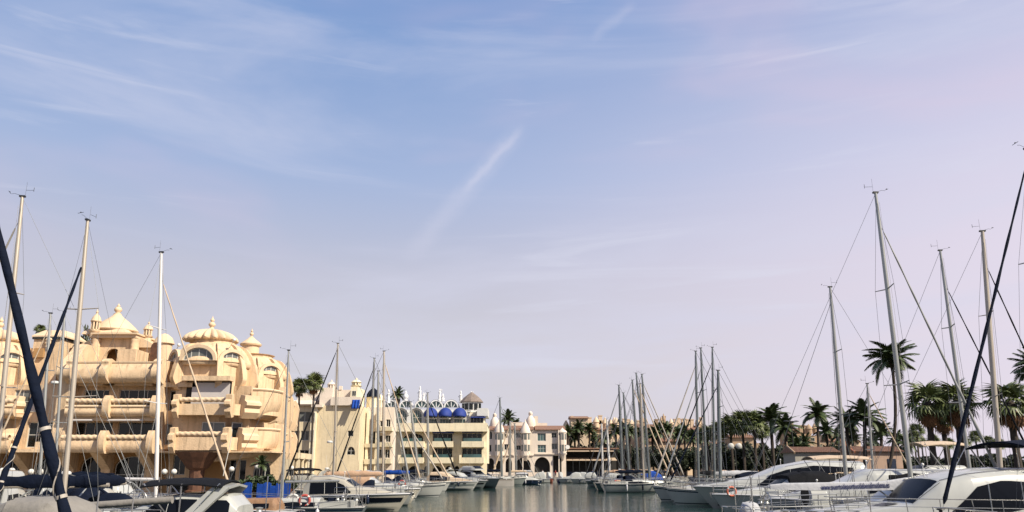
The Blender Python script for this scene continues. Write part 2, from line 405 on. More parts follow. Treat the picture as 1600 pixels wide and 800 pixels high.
tag(MB().box(-1700,1700,-690,2500,-3.2,-2.6).build('seabed', 'earth', None, False), kind='structure')
road = MB().box(-150,190,222,231,GZ+.0,GZ+.012).build('road', 'asphalt', None, False); tag(road, kind='structure')

# ------------------------------------------------------------------ building A : peach apartment block with domes
A = thing('apartment_building', 'large peach stucco waterfront apartment block with ribbed dome, roof pavilion and rope-railed balconies', 'building')
dA = 67.0; yb = 68.6
zA = lambda py: Z(py, dA)
xA = lambda px: X(px, dA, 8.0)
def rope(x0, x1, y, z, r, parent, m_='peach_pale', name='rope_rail'):
    n = max(int((x1-x0)/.07), 8); rows = []
    for i in range(n+1):
        x = x0+(x1-x0)*i/n; tw = x*6.5; row = []
        for j in range(12):
            q = 2*PI*j/12; k = r*(1+.09*math.cos(2*(q-tw))); row.append((x, y+k*math.cos(q), z+k*math.sin(q)))
        rows.append(row)
    b = MB(); b.grid(rows, True); return b.build(name, m_, parent)
def loft_x(prof, x0, x1, n=1):
    return MB().grid([[(x0+(x1-x0)*i/n, y, z) for y, z in prof] for i in range(n+1)], True).add([(x0,y,z) for y,z in prof]+[(x1,y,z) for y,z in prof], [tuple(range(len(prof))), tuple(range(len(prof),2*len(prof)))])
def fin(parent, x, wd, prof, m_='peach', name='balcony_fin'):
    return loft_x(prof, x-wd/2, x+wd/2).build(name, m_, parent)
def smooth_prof(pts, n=5):
    out_ = []; k = len(pts)
    for i in range(k-1):
        p0, p1, p2, p3 = pts[max(i-1,0)], pts[i], pts[i+1], pts[min(i+2,k-1)]
        for j in range(n):
            t_ = j/n
            out_.append(tuple(.5*((2*p1[a])+(-p0[a]+p2[a])*t_+(2*p0[a]-5*p1[a]+4*p2[a]-p3[a])*t_*t_+(-p0[a]+3*p1[a]-3*p2[a]+p3[a])*t_**3) for a in range(len(p1))))
    out_.append(pts[-1]); return out_
def balcony(parent, x0, x1, yf, yk, zb, zt, bulge=.12, m_='peach'):
    """slab with a softly bulging parapet; yf front, yk back"""
    pf = [(yk,zb),(yf+.25,zb)]+smooth_prof([(yf+.1,zb+.02),(yf-bulge*.4,zb+(zt-zb)*.25),(yf-bulge,zb+(zt-zb)*.55),(yf-bulge*.5,zb+(zt-zb)*.9),(yf-.02,zt)],4)+[(yf+.2,zt),(yf+.22,zb+.25),(yk,zb+.25)]
    return loft_x(pf, x0, x1).build('balcony', m_, parent)
Z0 = GZ; zs = dict(b1=zA(707), t1=zA(688), r1=zA(683.5), w1a=zA(687), w1b=zA(658), u1=zA(656), b2=zA(651), t2=zA(638.5), q2=zA(635.5), r2=zA(627), w2a=zA(629), w2b=zA(606), u2=zA(601), l2=zA(598), p3=zA(567))
# ground floor arcade, recessed
xl, xr = xA(-210), xA(262)
gw = xr-xl
ar = []
for (a, c) in ((-150,-105),(-92,-40),(-20,10),(28,82),(103,143),(158,216)):
    ar.append((xA(a)-xl, xA(c)-xl, .02, zA(712)-Z0, 'win', 3, 2, 1.0))
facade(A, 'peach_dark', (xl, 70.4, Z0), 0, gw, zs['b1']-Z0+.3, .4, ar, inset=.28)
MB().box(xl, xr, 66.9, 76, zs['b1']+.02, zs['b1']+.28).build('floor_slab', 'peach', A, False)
for px in (20, 92, 150, 222, -30, -100):        # arcade piers with flared brackets
    x = xA(px)
    pf = [(69.8,Z0),(69.8,zs['b1']-1.4),(67.6,zs['b1']),(70.6,zs['b1']),(70.6,Z0)]
    fin(A, x, .8 if px != 222 else 1.0, pf, 'peach', 'arcade_pier')
# main wall of two storeys with window openings
def wins(z0_, z1_, lst, base, nx=None):
    return [(xA(a)-xl, xA(c)-xl, z0_-base, z1_-base, 'win', k, 2 if k < 4 else 1, 0, g_) for a, c, k, g_ in lst]
base = zs['b1']+.28
ops = wins(zs['b1']+.45, zs['w1b'], [(-150,-110,3,'glass_dark'),(-80,-30,4,'glass_dark'),(30,72,3,'glass_dark'),(106,164,4,'glass_dark'),(173,244,4,'glass_dark'),(250,261,1,'glass_grey')], base)
ops += wins(zs['b2']+.4, zs['w2b'], [(-150,-110,3,'glass_grey'),(-80,-30,4,'glass_dark'),(0,26,2,'glass_grey'),(112,152,4,'glass_dark'),(168,228,4,'glass_dark')], base)
facade(A, 'peach', (xl, yb, base), 0, gw, zs['l2']-base, .35, ops)
window(A, (xA(28), yb-.06, zs['b2']+.5), xA(52)-xA(28), 1.9, 0, 3, 1, glass='blind')
MB().box(xl, xr, yb+.36, 82, base, zs['l2']).build('building_core', 'peach_dark', A, False)
# balconies of the centre bay and of the left wing
def bay(x0, x1, posts, two=True):
    for (zb, zt, zr, zq) in ((zs['b1'], zs['t1'], zs['r1'], None), (zs['b2'], zs['t2'], zs['r2'], zs['q2'])):
        bal = balcony(A, x0, x1, 66.6, yb-.01, zb, zt)
        rope(x0+.05, x1-.05, 66.62, zr, .21, bal)
        if zq: MB().tube([(x0,66.62,zq),(x1,66.62,zq)], .13, 10).build('rail_tube', 'peach_pale', bal)
    for px, zz in posts:
        x = xA(px)
        for (a_, c_) in ((zs['b1']-.1, zs['r1']+.55), (zs['b2']-.1, zs['r2']+.45)):
            pf = [(67.2,a_),(66.5,a_)]+smooth_prof([(66.35,a_+.05),(66.1,a_+.5),(66.05,a_+1.2),(66.15,c_-.3),(66.35,c_)],3)+[(66.7,c_+.02),(67.1,c_-.3)]
            fin(A, x, .52, pf, 'peach')
bay(xA(106), xA(243), ((172,0),(246,0)))
bay(xA(-60), xA(27), ((-60,0),))
MB().box(xA(104), xA(246), 67.0, yb-.01, zs['w1b']+.02, zs['b2']-.01).build('awning_box', 'peach_pale', A, False)
MB().box(xA(60), xA(94), 67.2, yb-.01, zs['b1'], zs['b1']+.9).build('balcony', 'peach', A, False)
# retracted awnings and roller blinds under the ledges
for (px0, px1) in ((111,151),(169,229)):
    MB().box(xA(px0), xA(px1), 67.5, yb-.02, zs['u2']-.02, zs['l2']).build('awning_box', 'peach_pale', A, False)
    MB().tube([(xA(px0)+.1,66.8,zs['u1']-.05),(xA(px1)-.1,66.8,zs['u1']-.05)], .09, 8).build('awning_roller', 'blind', A)
# roof terrace parapet, strongly bulging
def terrace(x0, x1, zb, zt, bl=.42):
    pf = [(yb,zb),(66.9,zb)]+smooth_prof([(66.8,zb+.05),(66.55,zb+(zt-zb)*.25),(66.6,zb+(zt-zb)*.6),(66.85,zb+(zt-zb)*.9),(66.95,zt)],5)+[(67.25,zt),(67.3,zb+.3),(yb,zb+.3)]
    o = loft_x(pf, x0, x1).build('terrace_parapet', 'peach', A)
    MB().box(x0, x1, 66.85, 67.3, zt, zt+.12).build('coping', 'peach_pale', o, False)
terrace(xA(106), xA(243), zs['l2'], zs['p3'])
MB().box(xA(100), xA(246), 67.6, 80, zs['l2'], zs['l2']+.35).build('terrace_slab', 'peach', A, False)
pfn = [(67.4,zs['l2']-.05)]+smooth_prof([(66.9,zs['l2']-.1),(66.15,zs['l2']+.35),(66.0,zs['l2']+1.0),(66.35,zs['p3']-.25),(66.3,zs['p3']+.1),(66.8,zs['p3']+.35)],4)+[(67.5,zs['p3']+.2)]
fin(A, xA(161), .62, pfn); fin(A, xA(243.5), .7, pfn); fin(A, xA(106), .62, pfn)
# big S-shaped buttress between centre bay and tower and at the left
def buttress(px, wd, hh=1.0):
    pf = [(yb,zs['b1'])]+smooth_prof([(67.4,zs['b1']),(67.2,zs['t1']+.3),(67.3,zs['b2']),(67.2,zs['w2b']),(67.1,zs['l2']+.2),(66.6,zs['l2']+.8),(67.1,zs['p3']),(67.9,zs['p3']+.6*hh),(69.0,zs['p3']+1.5*hh)],4)+[(71,zs['p3']+1.5*hh),(71,zs['b1'])]
    fin(A, xA(px), wd, pf, 'peach', 'buttress')
buttress(93, 1.1, 1.3); buttress(247.5, .3, .4)
# pavilion on the terrace
def pyramid(parent, x, y, z0_, rs, m_, name, n=4, a0=PI/4, sx=1, sy=1, smooth=False):
    return MB().lathe(rs, (x,y,z0_), n, a0=a0, sx=sx, sy=sy).build(name, m_, parent, smooth)
zt0 = zs['l2']+.35; yP = 71.0
d2 = yP; zP = lambda py: Z(py, d2); xP = lambda px: X(px, d2, 13.0)
px0, px1 = xP(150), xP(207)
pav = [(xP(163)-px0, xP(189)-px0, .9, zP(544.5)-zt0, 'open', 1, 1, .95)]
facade(A, 'peach', (px0, yP, zt0), 0, px1-px0, zP(529)-zt0, .35, pav, 'pavilion_wall')
MB().box(px0, px1, yP+1.4, yP+4.2, zt0, zP(529)).build('pavilion_core', 'peach_dark', A, False)
for xa_ in (px0, px1-.3): MB().box(xa_, xa_+.3, yP+.352, yP+1.398, zt0, zP(529)).build('pavilion_wall', 'peach', A, False)
for px in (148, 209):                                                 # twisted columns either side
    b = MB(); x = xP(px); rows = []
    hh = zP(530)-zt0
    prof = [(.34+.07*abs(math.sin(i*1.25)), hh*i/22) for i in range(23)]
    b.lathe(prof, (x, yP-.1, zt0), 14); b.build('column', 'peach', A)
MB().box(xP(145), xP(213), yP-.5, yP+4.6, zP(529), zP(524)).build('cornice', 'peach_pale', A, False)
MB().box(xP(143), xP(215), yP-.7, yP+4.8, zP(524), zP(521.5)).build('cornice', 'peach_pale', A, False)
cyP = yP+2.2; cxP = X(177.5, cyP, 14.5)
zc = zP(521.5)
pyramid(A, cxP, cyP, zc, [(3.0,0),(2.9,.2),(2.5,.55),(2.3,.6)], 'peach_pale', 'roof_skirt', sx=.98, sy=.98)
roof = MB().lathe([(2.0,0),(2.05,.1),(1.75,.45),(1.2,.95),(.62,1.4),(.42,1.6),(.36,1.7)], (cxP,cyP,zc+.55), 20).build('roof', 'peach_pale', A)
MB().lathe([(.36,0),(.36,.1),(.2,.18),(.2,.25),(.34,.4),(.36,.55),(.24,.75),(.12,.82),(.16,.9),(.05,1.05),(.01,1.15)], (cxP,cyP,zc+2.22), 14).build('finial', 'peach_pale', roof)
# side lean-to roofs of the pavilion with little louvres
for sgn, (a, c, e) in ((-1,(112,150,0)), (1,(207,240,1))):
    x0, x1 = xP(a), xP(c); zz0 = zt0; zz1 = zP(542)
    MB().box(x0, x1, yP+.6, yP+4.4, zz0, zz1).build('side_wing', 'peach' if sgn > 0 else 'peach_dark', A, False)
    zt_ = zP(523); pf = [(x0-.25,zz1),(x1+.25,zz1),((x1 if sgn < 0 else x0),zt_)]
    if sgn > 0: pf = [(x0,zz1),(x1+.3,zz1),(x1-.4,zz1+.35),(x0,zt_)]
    else: pf = [(x0-.3,zz1),(x1,zz1),(x1,zt_),(x0+.9,zz1+.5)]
    n = len(pf); vs = [(x,yP+.3,z) for x,z in pf]+[(x,yP+4.7,z) for x,z in pf]
    MB().add(vs, [tuple(range(n)), tuple(range(n,2*n))]+[(i,(i+1)%n,n+(i+1)%n,n+i) for i in range(n)]).build('side_roof', 'peach_pale', A, False)
for i in range(5):
    MB().box(xP(216+i*5), xP(219+i*5), yP+.50, yP+.62, zP(541), zP(537)-.0).build('louvre', 'shade', A, False)
turret(A, xP(140.5), yP+.2, zP(528), zP(482)-zP(528), .42, 'peach_pale')
turret(A, xP(215), yP+1.4, zP(530), zP(497)-zP(530), .40, 'peach_pale')
turret(A, xP(234), yP+2.6, zP(536), zP(517)-zP(536), .38, 'peach_pale')
MB().lathe([(.75,0),(.75,1.5),(.95,1.6),(.9,1.75),(.7,2.2),(.3,2.5),(.05,2.6)], (xP(242),yP+1.5,zP(560)), 16).build('roof_cupola', 'peach_pale', A)
MB().box(xP(205), xP(233), yP-2.6, yP+.4, zt0, zP(552)).build('stair_wall', 'peach', A, False)
MB().add(*plate(arch_poly(0,.9,0,1.7,8),[],.1)).xf(Matrix.Translation((xP(236),yP-.3,zP(564)))).build('doorway', 'brown_col', A, False)
MB().box(xP(234.5), xP(246), yP-.18, yP+3, zt0, zP(549)).build('stair_tower', 'peach', A, False)
# left roof tower with overhanging flat pyramid roof
tx0, tx1 = xP(54), xP(96)
MB().box(tx0, tx1, 70.5, 74.5, zs['w2b'], zP(530)).build('tower_wall', 'peach', A, False)
MB().box(tx0-.1, tx1+.1, 70.35, 74.6, zP(531.5), zP(528)).build('eave_shade', 'shade', A, False)  # solid dark band, shade under the roof edge put into its colour
pyramid(A, (tx0+tx1)/2, 72.5, zP(528), [(2.15,0),(2.15,.15),(1.3,.75),(1.2,.8)], 'peach_pale', 'roof', sx=1.0, sy=1.3)
MB().box(tx0+.3, tx0+1.2, 70.2, 70.52, zP(560), zP(546)).build('niche_shade', 'peach_dark', A, False)  # raised darker panel, the hollow's shade put into its colour
turret(A, xA(23), 70.5, zA(533), zA(513)-zA(533), .34, 'peach_pale')
MB().box(xP(97), xP(113), 72, 75.5, zt0, zP(541)).build('roof_wall', 'brown_col', A, False)

# --- dome bays
def dome_bay(px, cy, d, fo=.9, lantern=False, lower=True, mirror=1, sc=1.0, dz=0):
    cx = X(px, cy, 12); fx_ = cx+fo; dx_ = cx+.1; cx = cx+.55
    zz = lambda py: Z(py, d)
    out_ = {}
    plan = [(-3.3,2.5),(-3.3,-1.0),(-2.1,-2.9),(2.1,-2.9),(3.3,-1.0),(3.3,2.5)]
    zs_ = [zz(705), zz(565)+dz]; zm_ = zz(597)
    low_ = [(-1.9,2.5),(-1.9,-2.9),(2.1,-2.9),(3.3,-1.0),(3.3,2.5)]
    MB().prism([(cx+x,cy+y) for x,y in low_], zs_[0], zm_).build('bay_wall', 'peach', A, False)
    MB().prism([(cx+x,cy+y) for x,y in plan], zm_+.002, zs_[1]).build('bay_wall', 'peach', A, False)
    MB().lathe([(3.45,0),(3.55,.12),(3.55,.5),(3.35,.8),(3.2,1.1),(2.85,1.6),(2.35,2.05),(2.05,2.2),(1.85,2.25),(1.85,2.5),(2.05,2.55)], (cx,cy,zs_[1]-.35), 40).build('dome_shoulder', 'peach', A)
    zd = zs_[1]-.35+2.55
    if lantern:
        dm = MB().lathe([(1.9,-.2),(1.5,.0),(1.15,.35),(.95,.5),(.85,.55),(.85,1.35),(1.05,1.4),(1.1,1.55),(.8,1.8),(.4,2.1),(.2,2.3)], (dx_,cy,zd-.35), 24).build('lantern', 'peach_pale', A)
        MB().lathe(finial_prof(1.0,.2), (dx_,cy,zd+1.9), 12).build('finial', 'peach_pale', dm)
    else:
        dm = MB().lathe([(1.7,-.05),(2.1,-.02),(2.22,.12),(2.12,.36),(1.8,.64),(1.4,.86),(.95,1.03),(.5,1.12),(.2,1.15)], (dx_,cy,zd), 144, lobe=18, amp=.24).build('ribbed_dome', 'peach_pale', A, ang=60)
        MB().lathe(finial_prof(1.35,.30), (dx_,cy,zd+1.1), 14).build('finial', 'peach_pale', dm)
    # eyebrow arched windows under hoods
    for a in (0, -48, 48):
        Mx = Matrix.Translation((cx,cy,0)) @ Matrix.Rotation(R(a),4,'Z')
        w_ = 2.7 if a == 0 else 2.1; h_ = w_*.42; zb_ = zs_[1]-.02
        ring = MB().add(*plate(arch_poly(-w_/2-.28,w_/2+.28,0,h_+.28,16,h_+.2), [arch_poly(-w_/2,w_/2,.0+.01,h_,16,h_-.02)], 1.9)).xf(Mx @ Matrix.Translation((0,-3.62,zb_)))
        ring.build('arch_hood', 'peach_pale', A)
        p = Mx @ Vector((-w_/2,-3.42,zb_)); window(A, tuple(p), w_, h_, R(a), 4, 1, h_-.05, glass='glass_grey', fw=.09)
    # curved fins
    for a in ((-30, 30, 62, 92) if lower else (-62, -30, 30, 62, 92)):
        pts = smooth_prof([(2.2,zs_[1]+1.75),(2.9,zs_[1]+1.55),(3.55,zs_[1]+.7),(3.95,zs_[1]-.3),(4.2,zs_[1]-1.3),(4.15,zs_[1]-1.75),(3.6,zs_[1]-2.5)],4)
        inn = smooth_prof([(3.0,zs_[1]-2.6),(3.2,zs_[1]-1.2),(3.0,zs_[1]),(2.2,zs_[1]+1.2)],4)
        prof = pts+inn; wd = .5
        b = loft_x([(-r_,z) for r_, z in prof], -wd/2, wd/2).xf(Matrix.Translation((cx,cy,0)) @ Matrix.Rotation(R(a),4,'Z'))
        b.build('curved_fin', 'peach', A)
    if not lower: return
    cx = fx_
    # storeys
    for lv, (zb, zt, zr, zw0, zw1) in enumerate(((zz(704),zz(684),zz(679),zz(683),zz(660)), (zz(650),zz(633),zz(626.5),zz(630),zz(597)))):
        pl = [(-2.2,-2.6),(-2.2,-4.1),(2.1,-4.1),(3.3,-3.1),(4.0,-1.2),(4.0,.6),(3.0,.6),(3.0,-2.6)]
        pi_ = [(-1.95,-2.6),(-1.95,-3.9),(2.0,-3.9),(3.1,-3.0),(3.8,-1.1),(3.8,.4)]
        sl_ = MB().prism([(cx+x*mirror,cy+y) for x,y in pl], zb, zb+.35).build('balcony', 'peach', A, False)
        b = MB()
        for (p, q) in zip(pl[1:6], pl[2:6]):
            dx, dy = q[0]-p[0], q[1]-p[1]; ln = math.hypot(dx,dy); nx_, ny_ = -dy/ln*.2, dx/ln*.2
            b.prism([(cx+mirror*x,cy+y) for x,y in (p,q,(q[0]+nx_,q[1]+ny_),(p[0]+nx_,p[1]+ny_))], zb+.352, zt)
        b.box(cx-2.198,cx-2.0,cy-4.097,cy-2.8,zb+.353,zt-.003) if mirror > 0 else b.box(cx+2.0,cx+2.25,cy-4.1,cy-2.8,zb+.3,zt)
        b.build('parapet', 'peach', sl_, False)
        rope(cx-1.95 if mirror > 0 else cx-2.05, cx+2.05 if mirror > 0 else cx+1.95, cy-4.0, zr, .2, sl_)
        # faceted end fins
        for (fx, fy, ra, wd) in ((-2.2,-3.9,0,.42),(2.35,-4.0,0,.5),(3.5,-2.7,52,1.5)):
            prf = [(.35,zb-.15),(-.15,zb-.25),(-.62,zb+.25),(-.55,zb+.65),(-.85,zb+.85),(-.85,zt+.15),(-.5,zt+.35),(-.55,zt+.75),(.1,zt+.85),(.35,zt+.3)]
            bb = loft_x(prf, -wd/2, wd/2).xf(Matrix.Translation((cx+fx*mirror,cy+fy,0)) @ Matrix.Rotation(R(ra*mirror),4,'Z'))
            bb.build('balcony_fin', 'peach_pale' if ra else 'peach', A, False)
        # glazing behind; upstairs a flat dark panel carries the opening's shade as colour
        if lv == 1:
            MB().box(cx-1.95,cx+1.95,cy-3.02,cy-2.9,zw0-.4,zw1).build('recess_shade', 'shade', A, False)
            MB().box(cx-1.35,cx+1.9,cy-3.3,cy-3.2,zw0-.1,zw1-.12).build('roller_blind', 'blind', A, False)
            MB().box(cx-2.1,cx+2.1,cy-3.9,cy-2.8,zw1,zw1+.4).build('ledge', 'peach', A, False)
        else:
            window(A, (cx-.3,cy-3.0,zw0-.6), 2.0, zw1-zw0+.6, 0, 2, 1, glass='glass_grey')
            window(A, (cx+2.25,cy-2.85,zw0-.6), 1.0, zw1-zw0+.6, R(52), 1, 1, glass='glass_dark')
dome_bay(323, 70.6, 68, 1.55)
dome_bay(-12, 70.8, 68, .6)
dome_bay(386, 79, 76, .5, True, False, dz=-1.2)
# link wall with windows between centre bay and dome bay
x0, x1 = xA(247), xA(292)
lk = [(xA(252)-x0, xA(279)-x0, zA(694)-zs['b1'], zA(661)-zs['b1'], 'win', 2, 2, 0, 'glass_grey'), (xA(252)-x0, xA(279)-x0, zA(640)-zs['b1'], zA(608)-zs['b1'], 'win', 2, 2, 0, 'glass_dark')]
facade(A, 'peach', (x0, 68.3, zs['b1']), 0, x1-x0, zA(566)-zs['b1'], .3, lk)
MB().box(x0, xA(288), 68.62, 84, zs['b1']-.05, zA(566)).build('building_core', 'peach', A, False)
MB().lathe([(2.0,0),(1.8,.8),(1.2,1.5),(.4,1.8)], (xA(277),71.6,zA(566)), 24).build('small_vault', 'peach', A)
MB().box(x0,xA(300),67.3,68.28,zA(604),zA(597)).build('ledge', 'peach', A, False)
# ground floor wall and flared column under the dome bay
gx0, gx1 = xA(247), xA(430)
facade(A, 'peach', (gx0, 70.2, Z0), 0, gx1-gx0, zA(705)-Z0, .35,
       [(xA(254)-gx0, xA(274)-gx0, 1.6, 3.3, 'win', 2, 1, 0), (xA(254)-gx0, xA(284)-gx0, .02, 1.3, 'win', 2, 1, 0), (xA(345)-gx0, xA(356)-gx0, 1.0, 2.9, 'win', 1, 1, 0), (xA(361)-gx0, xA(372)-gx0, 1.0, 2.9, 'win', 1, 1, 0), (xA(384)-gx0, xA(412)-gx0, .02, 2.95, 'win', 3, 1, 1.2)])
MB().box(gx0, gx1, 66.8, 72, zA(707), zA(705)).build('floor_slab', 'peach', A, False)
cl = MB().lathe([(.85,0),(.85,.3),(.62,.4),(.60,1.2),(.62,2.0),(.9,2.2),(1.25,2.7),(1.6,3.1),(1.9,3.5)], (xA(312),67.7,Z0), 10, a0=PI/10).build('flared_column', 'brown_col', A, False)
# --- side facade facing the basin: swelling curved balconies
sx0, sy0, sx1, sy1 = -22.9, 68.5, -26.5, 93.0
ang = math.atan2(sy1-sy0, sx1-sx0); ln = math.hypot(sx1-sx0, sy1-sy0)
zbA, ztA = zA(705), zA(575)
MB().prism([(sx0-.2,sy0),(sx1-.2,sy1),(sx1-14,sy1),(sx0-7,sy0+1)], zbA-.05, zA(600)).build('side_wing', 'peach', A, False)
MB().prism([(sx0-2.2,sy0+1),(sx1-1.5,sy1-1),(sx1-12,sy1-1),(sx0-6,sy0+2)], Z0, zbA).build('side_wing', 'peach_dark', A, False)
dirv = Vector((sx1-sx0, sy1-sy0, 0)).normalized(); nrm_ = Vector((dirv.y, -dirv.x, 0))
def swell(s0, s1, out_r, zb, zt, flare):
    """balcony that swells from the wall like a shell: vertical section leans outwards"""
    rows = []; n = 20
    for (fz, fo) in ((0,.40),(.10,.66),(.3,.88),(.6,1.0),(1,.98)):
        row = []
        for i in range(n+1):
            a = PI*i/n; s_ = (s0+s1)/2-(s1-s0)/2*math.cos(a); o_ = out_r*fo*max(0, math.sin(a))**.75
            p = Vector((sx0,sy0,0))+dirv*s_+nrm_*o_; row.append((p.x,p.y,zb+(zt-zb)*fz))
        rows.append(row)
    inner = []
    for i in range(n+1):
        a = PI*i/n; s_ = (s0+s1)/2-(s1-s0)/2*.93*math.cos(a); o_ = (out_r-.28)*max(0, math.sin(a))**.75
        p = Vector((sx0,sy0,0))+dirv*s_+nrm_*o_; inner.append((p.x,p.y,zt))
    low = [(x,y,zb+.3) for x,y,z in inner]
    b = MB(); b.grid(rows+[inner, low]); b.add(low, [tuple(range(n+1))]); b.add(rows[0], [tuple(range(n+1))])
    bal = b.build('shell_balcony', 'peach', A)
    MB().tube([(x,y,z+.04) for x,y,z in rows[-1]], .13, 6).build('coping', 'peach_pale', bal)
    # pale fins standing on the shell rim
    for a in (.45, .72):
        q = PI*a; s_ = (s0+s1)/2-(s1-s0)/2*math.cos(q); o_ = out_r*math.sin(q)**.75
        p = Vector((sx0,sy0,0))+dirv*s_+nrm_*o_
        prf = [(.5,zb-.1),(-.1,zb-.2),(-.35,zb+.4),(-.3,zb+.8),(-.45,zt-.2),(-.3,zt+.3),(-.1,zt+.6),(.4,zt+.5)]
        bb = loft_x(prf, -.22, .22).xf(Matrix.Translation((p.x,p.y,0)) @ Matrix.Rotation(math.atan2(nrm_.y,nrm_.x)+PI/2,4,'Z')); bb.build('balcony_fin', 'peach_pale', bal, False)
z_b1, z_t1, z_b2, z_t2 = Z(712,70), Z(672,70), Z(655,70), Z(612,70)
for (s0, s1, r_) in ((-.4,7.2,2.2),(8.4,14.6,1.7),(15.8,22.0,1.3)):
    swell(s0, s1, r_, z_b1, z_t1, 0); swell(s0, s1, r_, z_b2, z_t2, 0)
# bracket under the first shell, curving down to the quay, and the cream arcade beyond
pf = [(Z0,-23.4),(Z0,-22.4)]
b = MB(); pts = smooth_prof([(-26.5,zA(722)),(-24.5,zA(718)),(-22.6,zA(712)),(-21.4,zbA+.1)],4)
n = len(pts)
vs = [(x,67.9,z) for x,z in pts]+[(x,74.0,z) for x,z in pts]+[(x-.0,67.9,zbA+.25) for x,z in pts]+[(x,74.0,zbA+.25) for x,z in pts]
fs = [(i,i+1,n+i+1,n+i) for i in range(n-1)]+[(i,i+1,2*n+i+1,2*n+i) for i in range(n-1)]+[(n+i,n+i+1,3*n+i+1,3*n+i) for i in range(n-1)]+[(2*n+i,2*n+i+1,3*n+i+1,3*n+i) for i in range(n-1)]
b.add(vs, fs).build('soffit', 'peach', A)
MB().prism([(-27,87),(-23.6,87),(-24.6,97),(-27,97)], Z(717,90), Z(708,90)).build('canopy_slab', 'cream', A, False)
for (x, y) in ((-24.0,88),(-24.3,91.5),(-24.8,95)): MB().lathe([(.35,0),(.24,.2),(.22,3.0),(.4,3.3)], (x,y,Z0), 10).build('column', 'cream', A)
# roof floodlights on brackets
for (px, py) in ((278,539),(364,531),(438,567)):
    d = 68 if px < 400 else 80; p = Vector((X(px,d,13), d, Z(py,d)))
    o = MB().sphere(p, .16, 10, 6).tube([p, p+Vector((-.7,.9,-.6))], .03, 5).build('floodlight', 'lamp_globe', A)
rebase(A, (-34, 67, GZ))
# ------------------------------------------------------------------ building B : plain cream block behind the two thin palms
def merlon_caps(parent, pts, h, r, m_): 
    for (x,y,z) in pts: MB().lathe([(r,0),(r*1.1,h*.5),(r*.8,h*.75),(r*.3,h*.95),(.02,h)], (x,y,z), 10).build('roof_finial', m_, parent)
B = thing('apartment_building', 'plain cream building with a big blank wall and blue cloth hanging from its corner balcony', 'building')
dB = 113.0; xB = lambda px: X(px, dB, 8.0); zB = lambda py: Z(py, dB)
x0, x1 = xB(440), xB(494)
ops = [(xB(a)-x0, xB(c)-x0, zB(q1)-GZ, zB(q0)-GZ, 'win', n_, 1, 0, g_) for a, c, q0, q1, n_, g_ in
       ((455,484,643,659,3,'glass_grey'),(455,468,673,688,2,'glass_dark'),(470,483,673,688,2,'glass_grey'),(455,468,703,718,2,'glass_dark'),(470,485,703,718,2,'glass_dark'),(455,485,731,744,4,'glass_dark'))]
facade(B, 'cream', (x0, dB, GZ), 0, x1-x0, zB(634)-GZ, .35, ops)
MB().box(x0, x1, dB+.36, dB+16, GZ, zB(634)).build('building_core', 'cream', B, False)
pf = [(dB+2,zB(634)),(dB-.5,zB(634)),(dB-.7,zB(632)),(dB-.4,zB(629)),(dB+.5,zB(625)),(dB+2,zB(624))]
loft_x(pf, x0, xB(490)).build('sloping_parapet', 'pink_cream', B, False)
MB().box(xB(487), xB(504), dB-1.2, dB+1, zB(637), zB(633)).build('ledge', 'pink_cream', B, False)
for (q0,q1) in ((672,690),(700,720),(645,660)):        # narrow return bay with its own windows, sunlight put into its paler colour
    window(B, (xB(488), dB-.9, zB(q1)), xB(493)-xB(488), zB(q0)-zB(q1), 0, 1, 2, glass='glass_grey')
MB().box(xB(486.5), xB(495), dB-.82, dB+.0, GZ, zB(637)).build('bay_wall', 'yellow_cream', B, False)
xm0, xm1 = xB(494), xB(562)
facade(B, 'cream', (xm0, dB-.4, GZ), 0, xm1-xm0, zB(634)-GZ, .35, [(xB(544)-xm0, xB(557)-xm0, zB(711)-GZ, zB(698)-GZ, 'win', 2, 2, .9), (xB(544)-xm0, xB(553)-xm0, zB(682)-GZ, zB(673)-GZ, 'win', 1, 1, 0)])
MB().box(xm0, xm1, dB-.04, dB+16, GZ, zB(634)).build('building_core', 'cream', B, False)
MB().box(xB(516), xB(563), dB-.9, dB+.3, zB(634), zB(621)).build('parapet', 'pink_cream', B, False)
MB().box(xB(497), xB(517), dB-.3, dB+9, zB(634), zB(606)).build('upper_wall', 'pink_cream', B, False)
MB().box(xB(455), xB(498), dB+2, dB+10, zB(628), zB(612)).build('upper_wall', 'pink_cream', B, False)
MB().box(xB(517), xB(546), dB+2, dB+9, zB(621), zB(607)).build('upper_wall', 'pink_cream', B, False)
MB().box(xB(521), xB(526), dB+1.9, dB+2.4, zB(607), zB(601)).build('chimney', 'pink_cream', B, False)
MB().box(xB(544), xB(555), dB+.3, dB+6, zB(634), zB(604)).build('stair_tower', 'yellow_cream', B, False)
window(B, (xB(546), dB+.26, zB(619)), xB(553)-xB(546), zB(610)-zB(619), 0, 2, 1, glass='awn_blue')
turret(B, xB(482), dB+3, zB(612), zB(578)-zB(612), .75, 'pink_cream')
turret(B, xB(501), dB+5, zB(607), zB(587)-zB(607), .6, 'pink_cream')
turret(B, xB(547.5), dB+2.5, zB(605), zB(587)-zB(605), .7, 'yellow_cream')
turret(B, xB(454), dB+4, zB(614), zB(590)-zB(614), .6, 'pink_cream')
b = MB(); rows = []
for i in range(9):
    rows.append([(xB(551)+(xB(563)-xB(551))*i/8, dB-1.3-.12*math.sin(i*1.9)-.5*j/4, zB(626)+(zB(640)-zB(626))*j/4) for j in range(5)])
b.grid(rows); bl = b.build('blue_cloth', 'blue', B); sm = bl.modifiers.new('solid', 'SOLIDIFY'); sm.thickness = .05
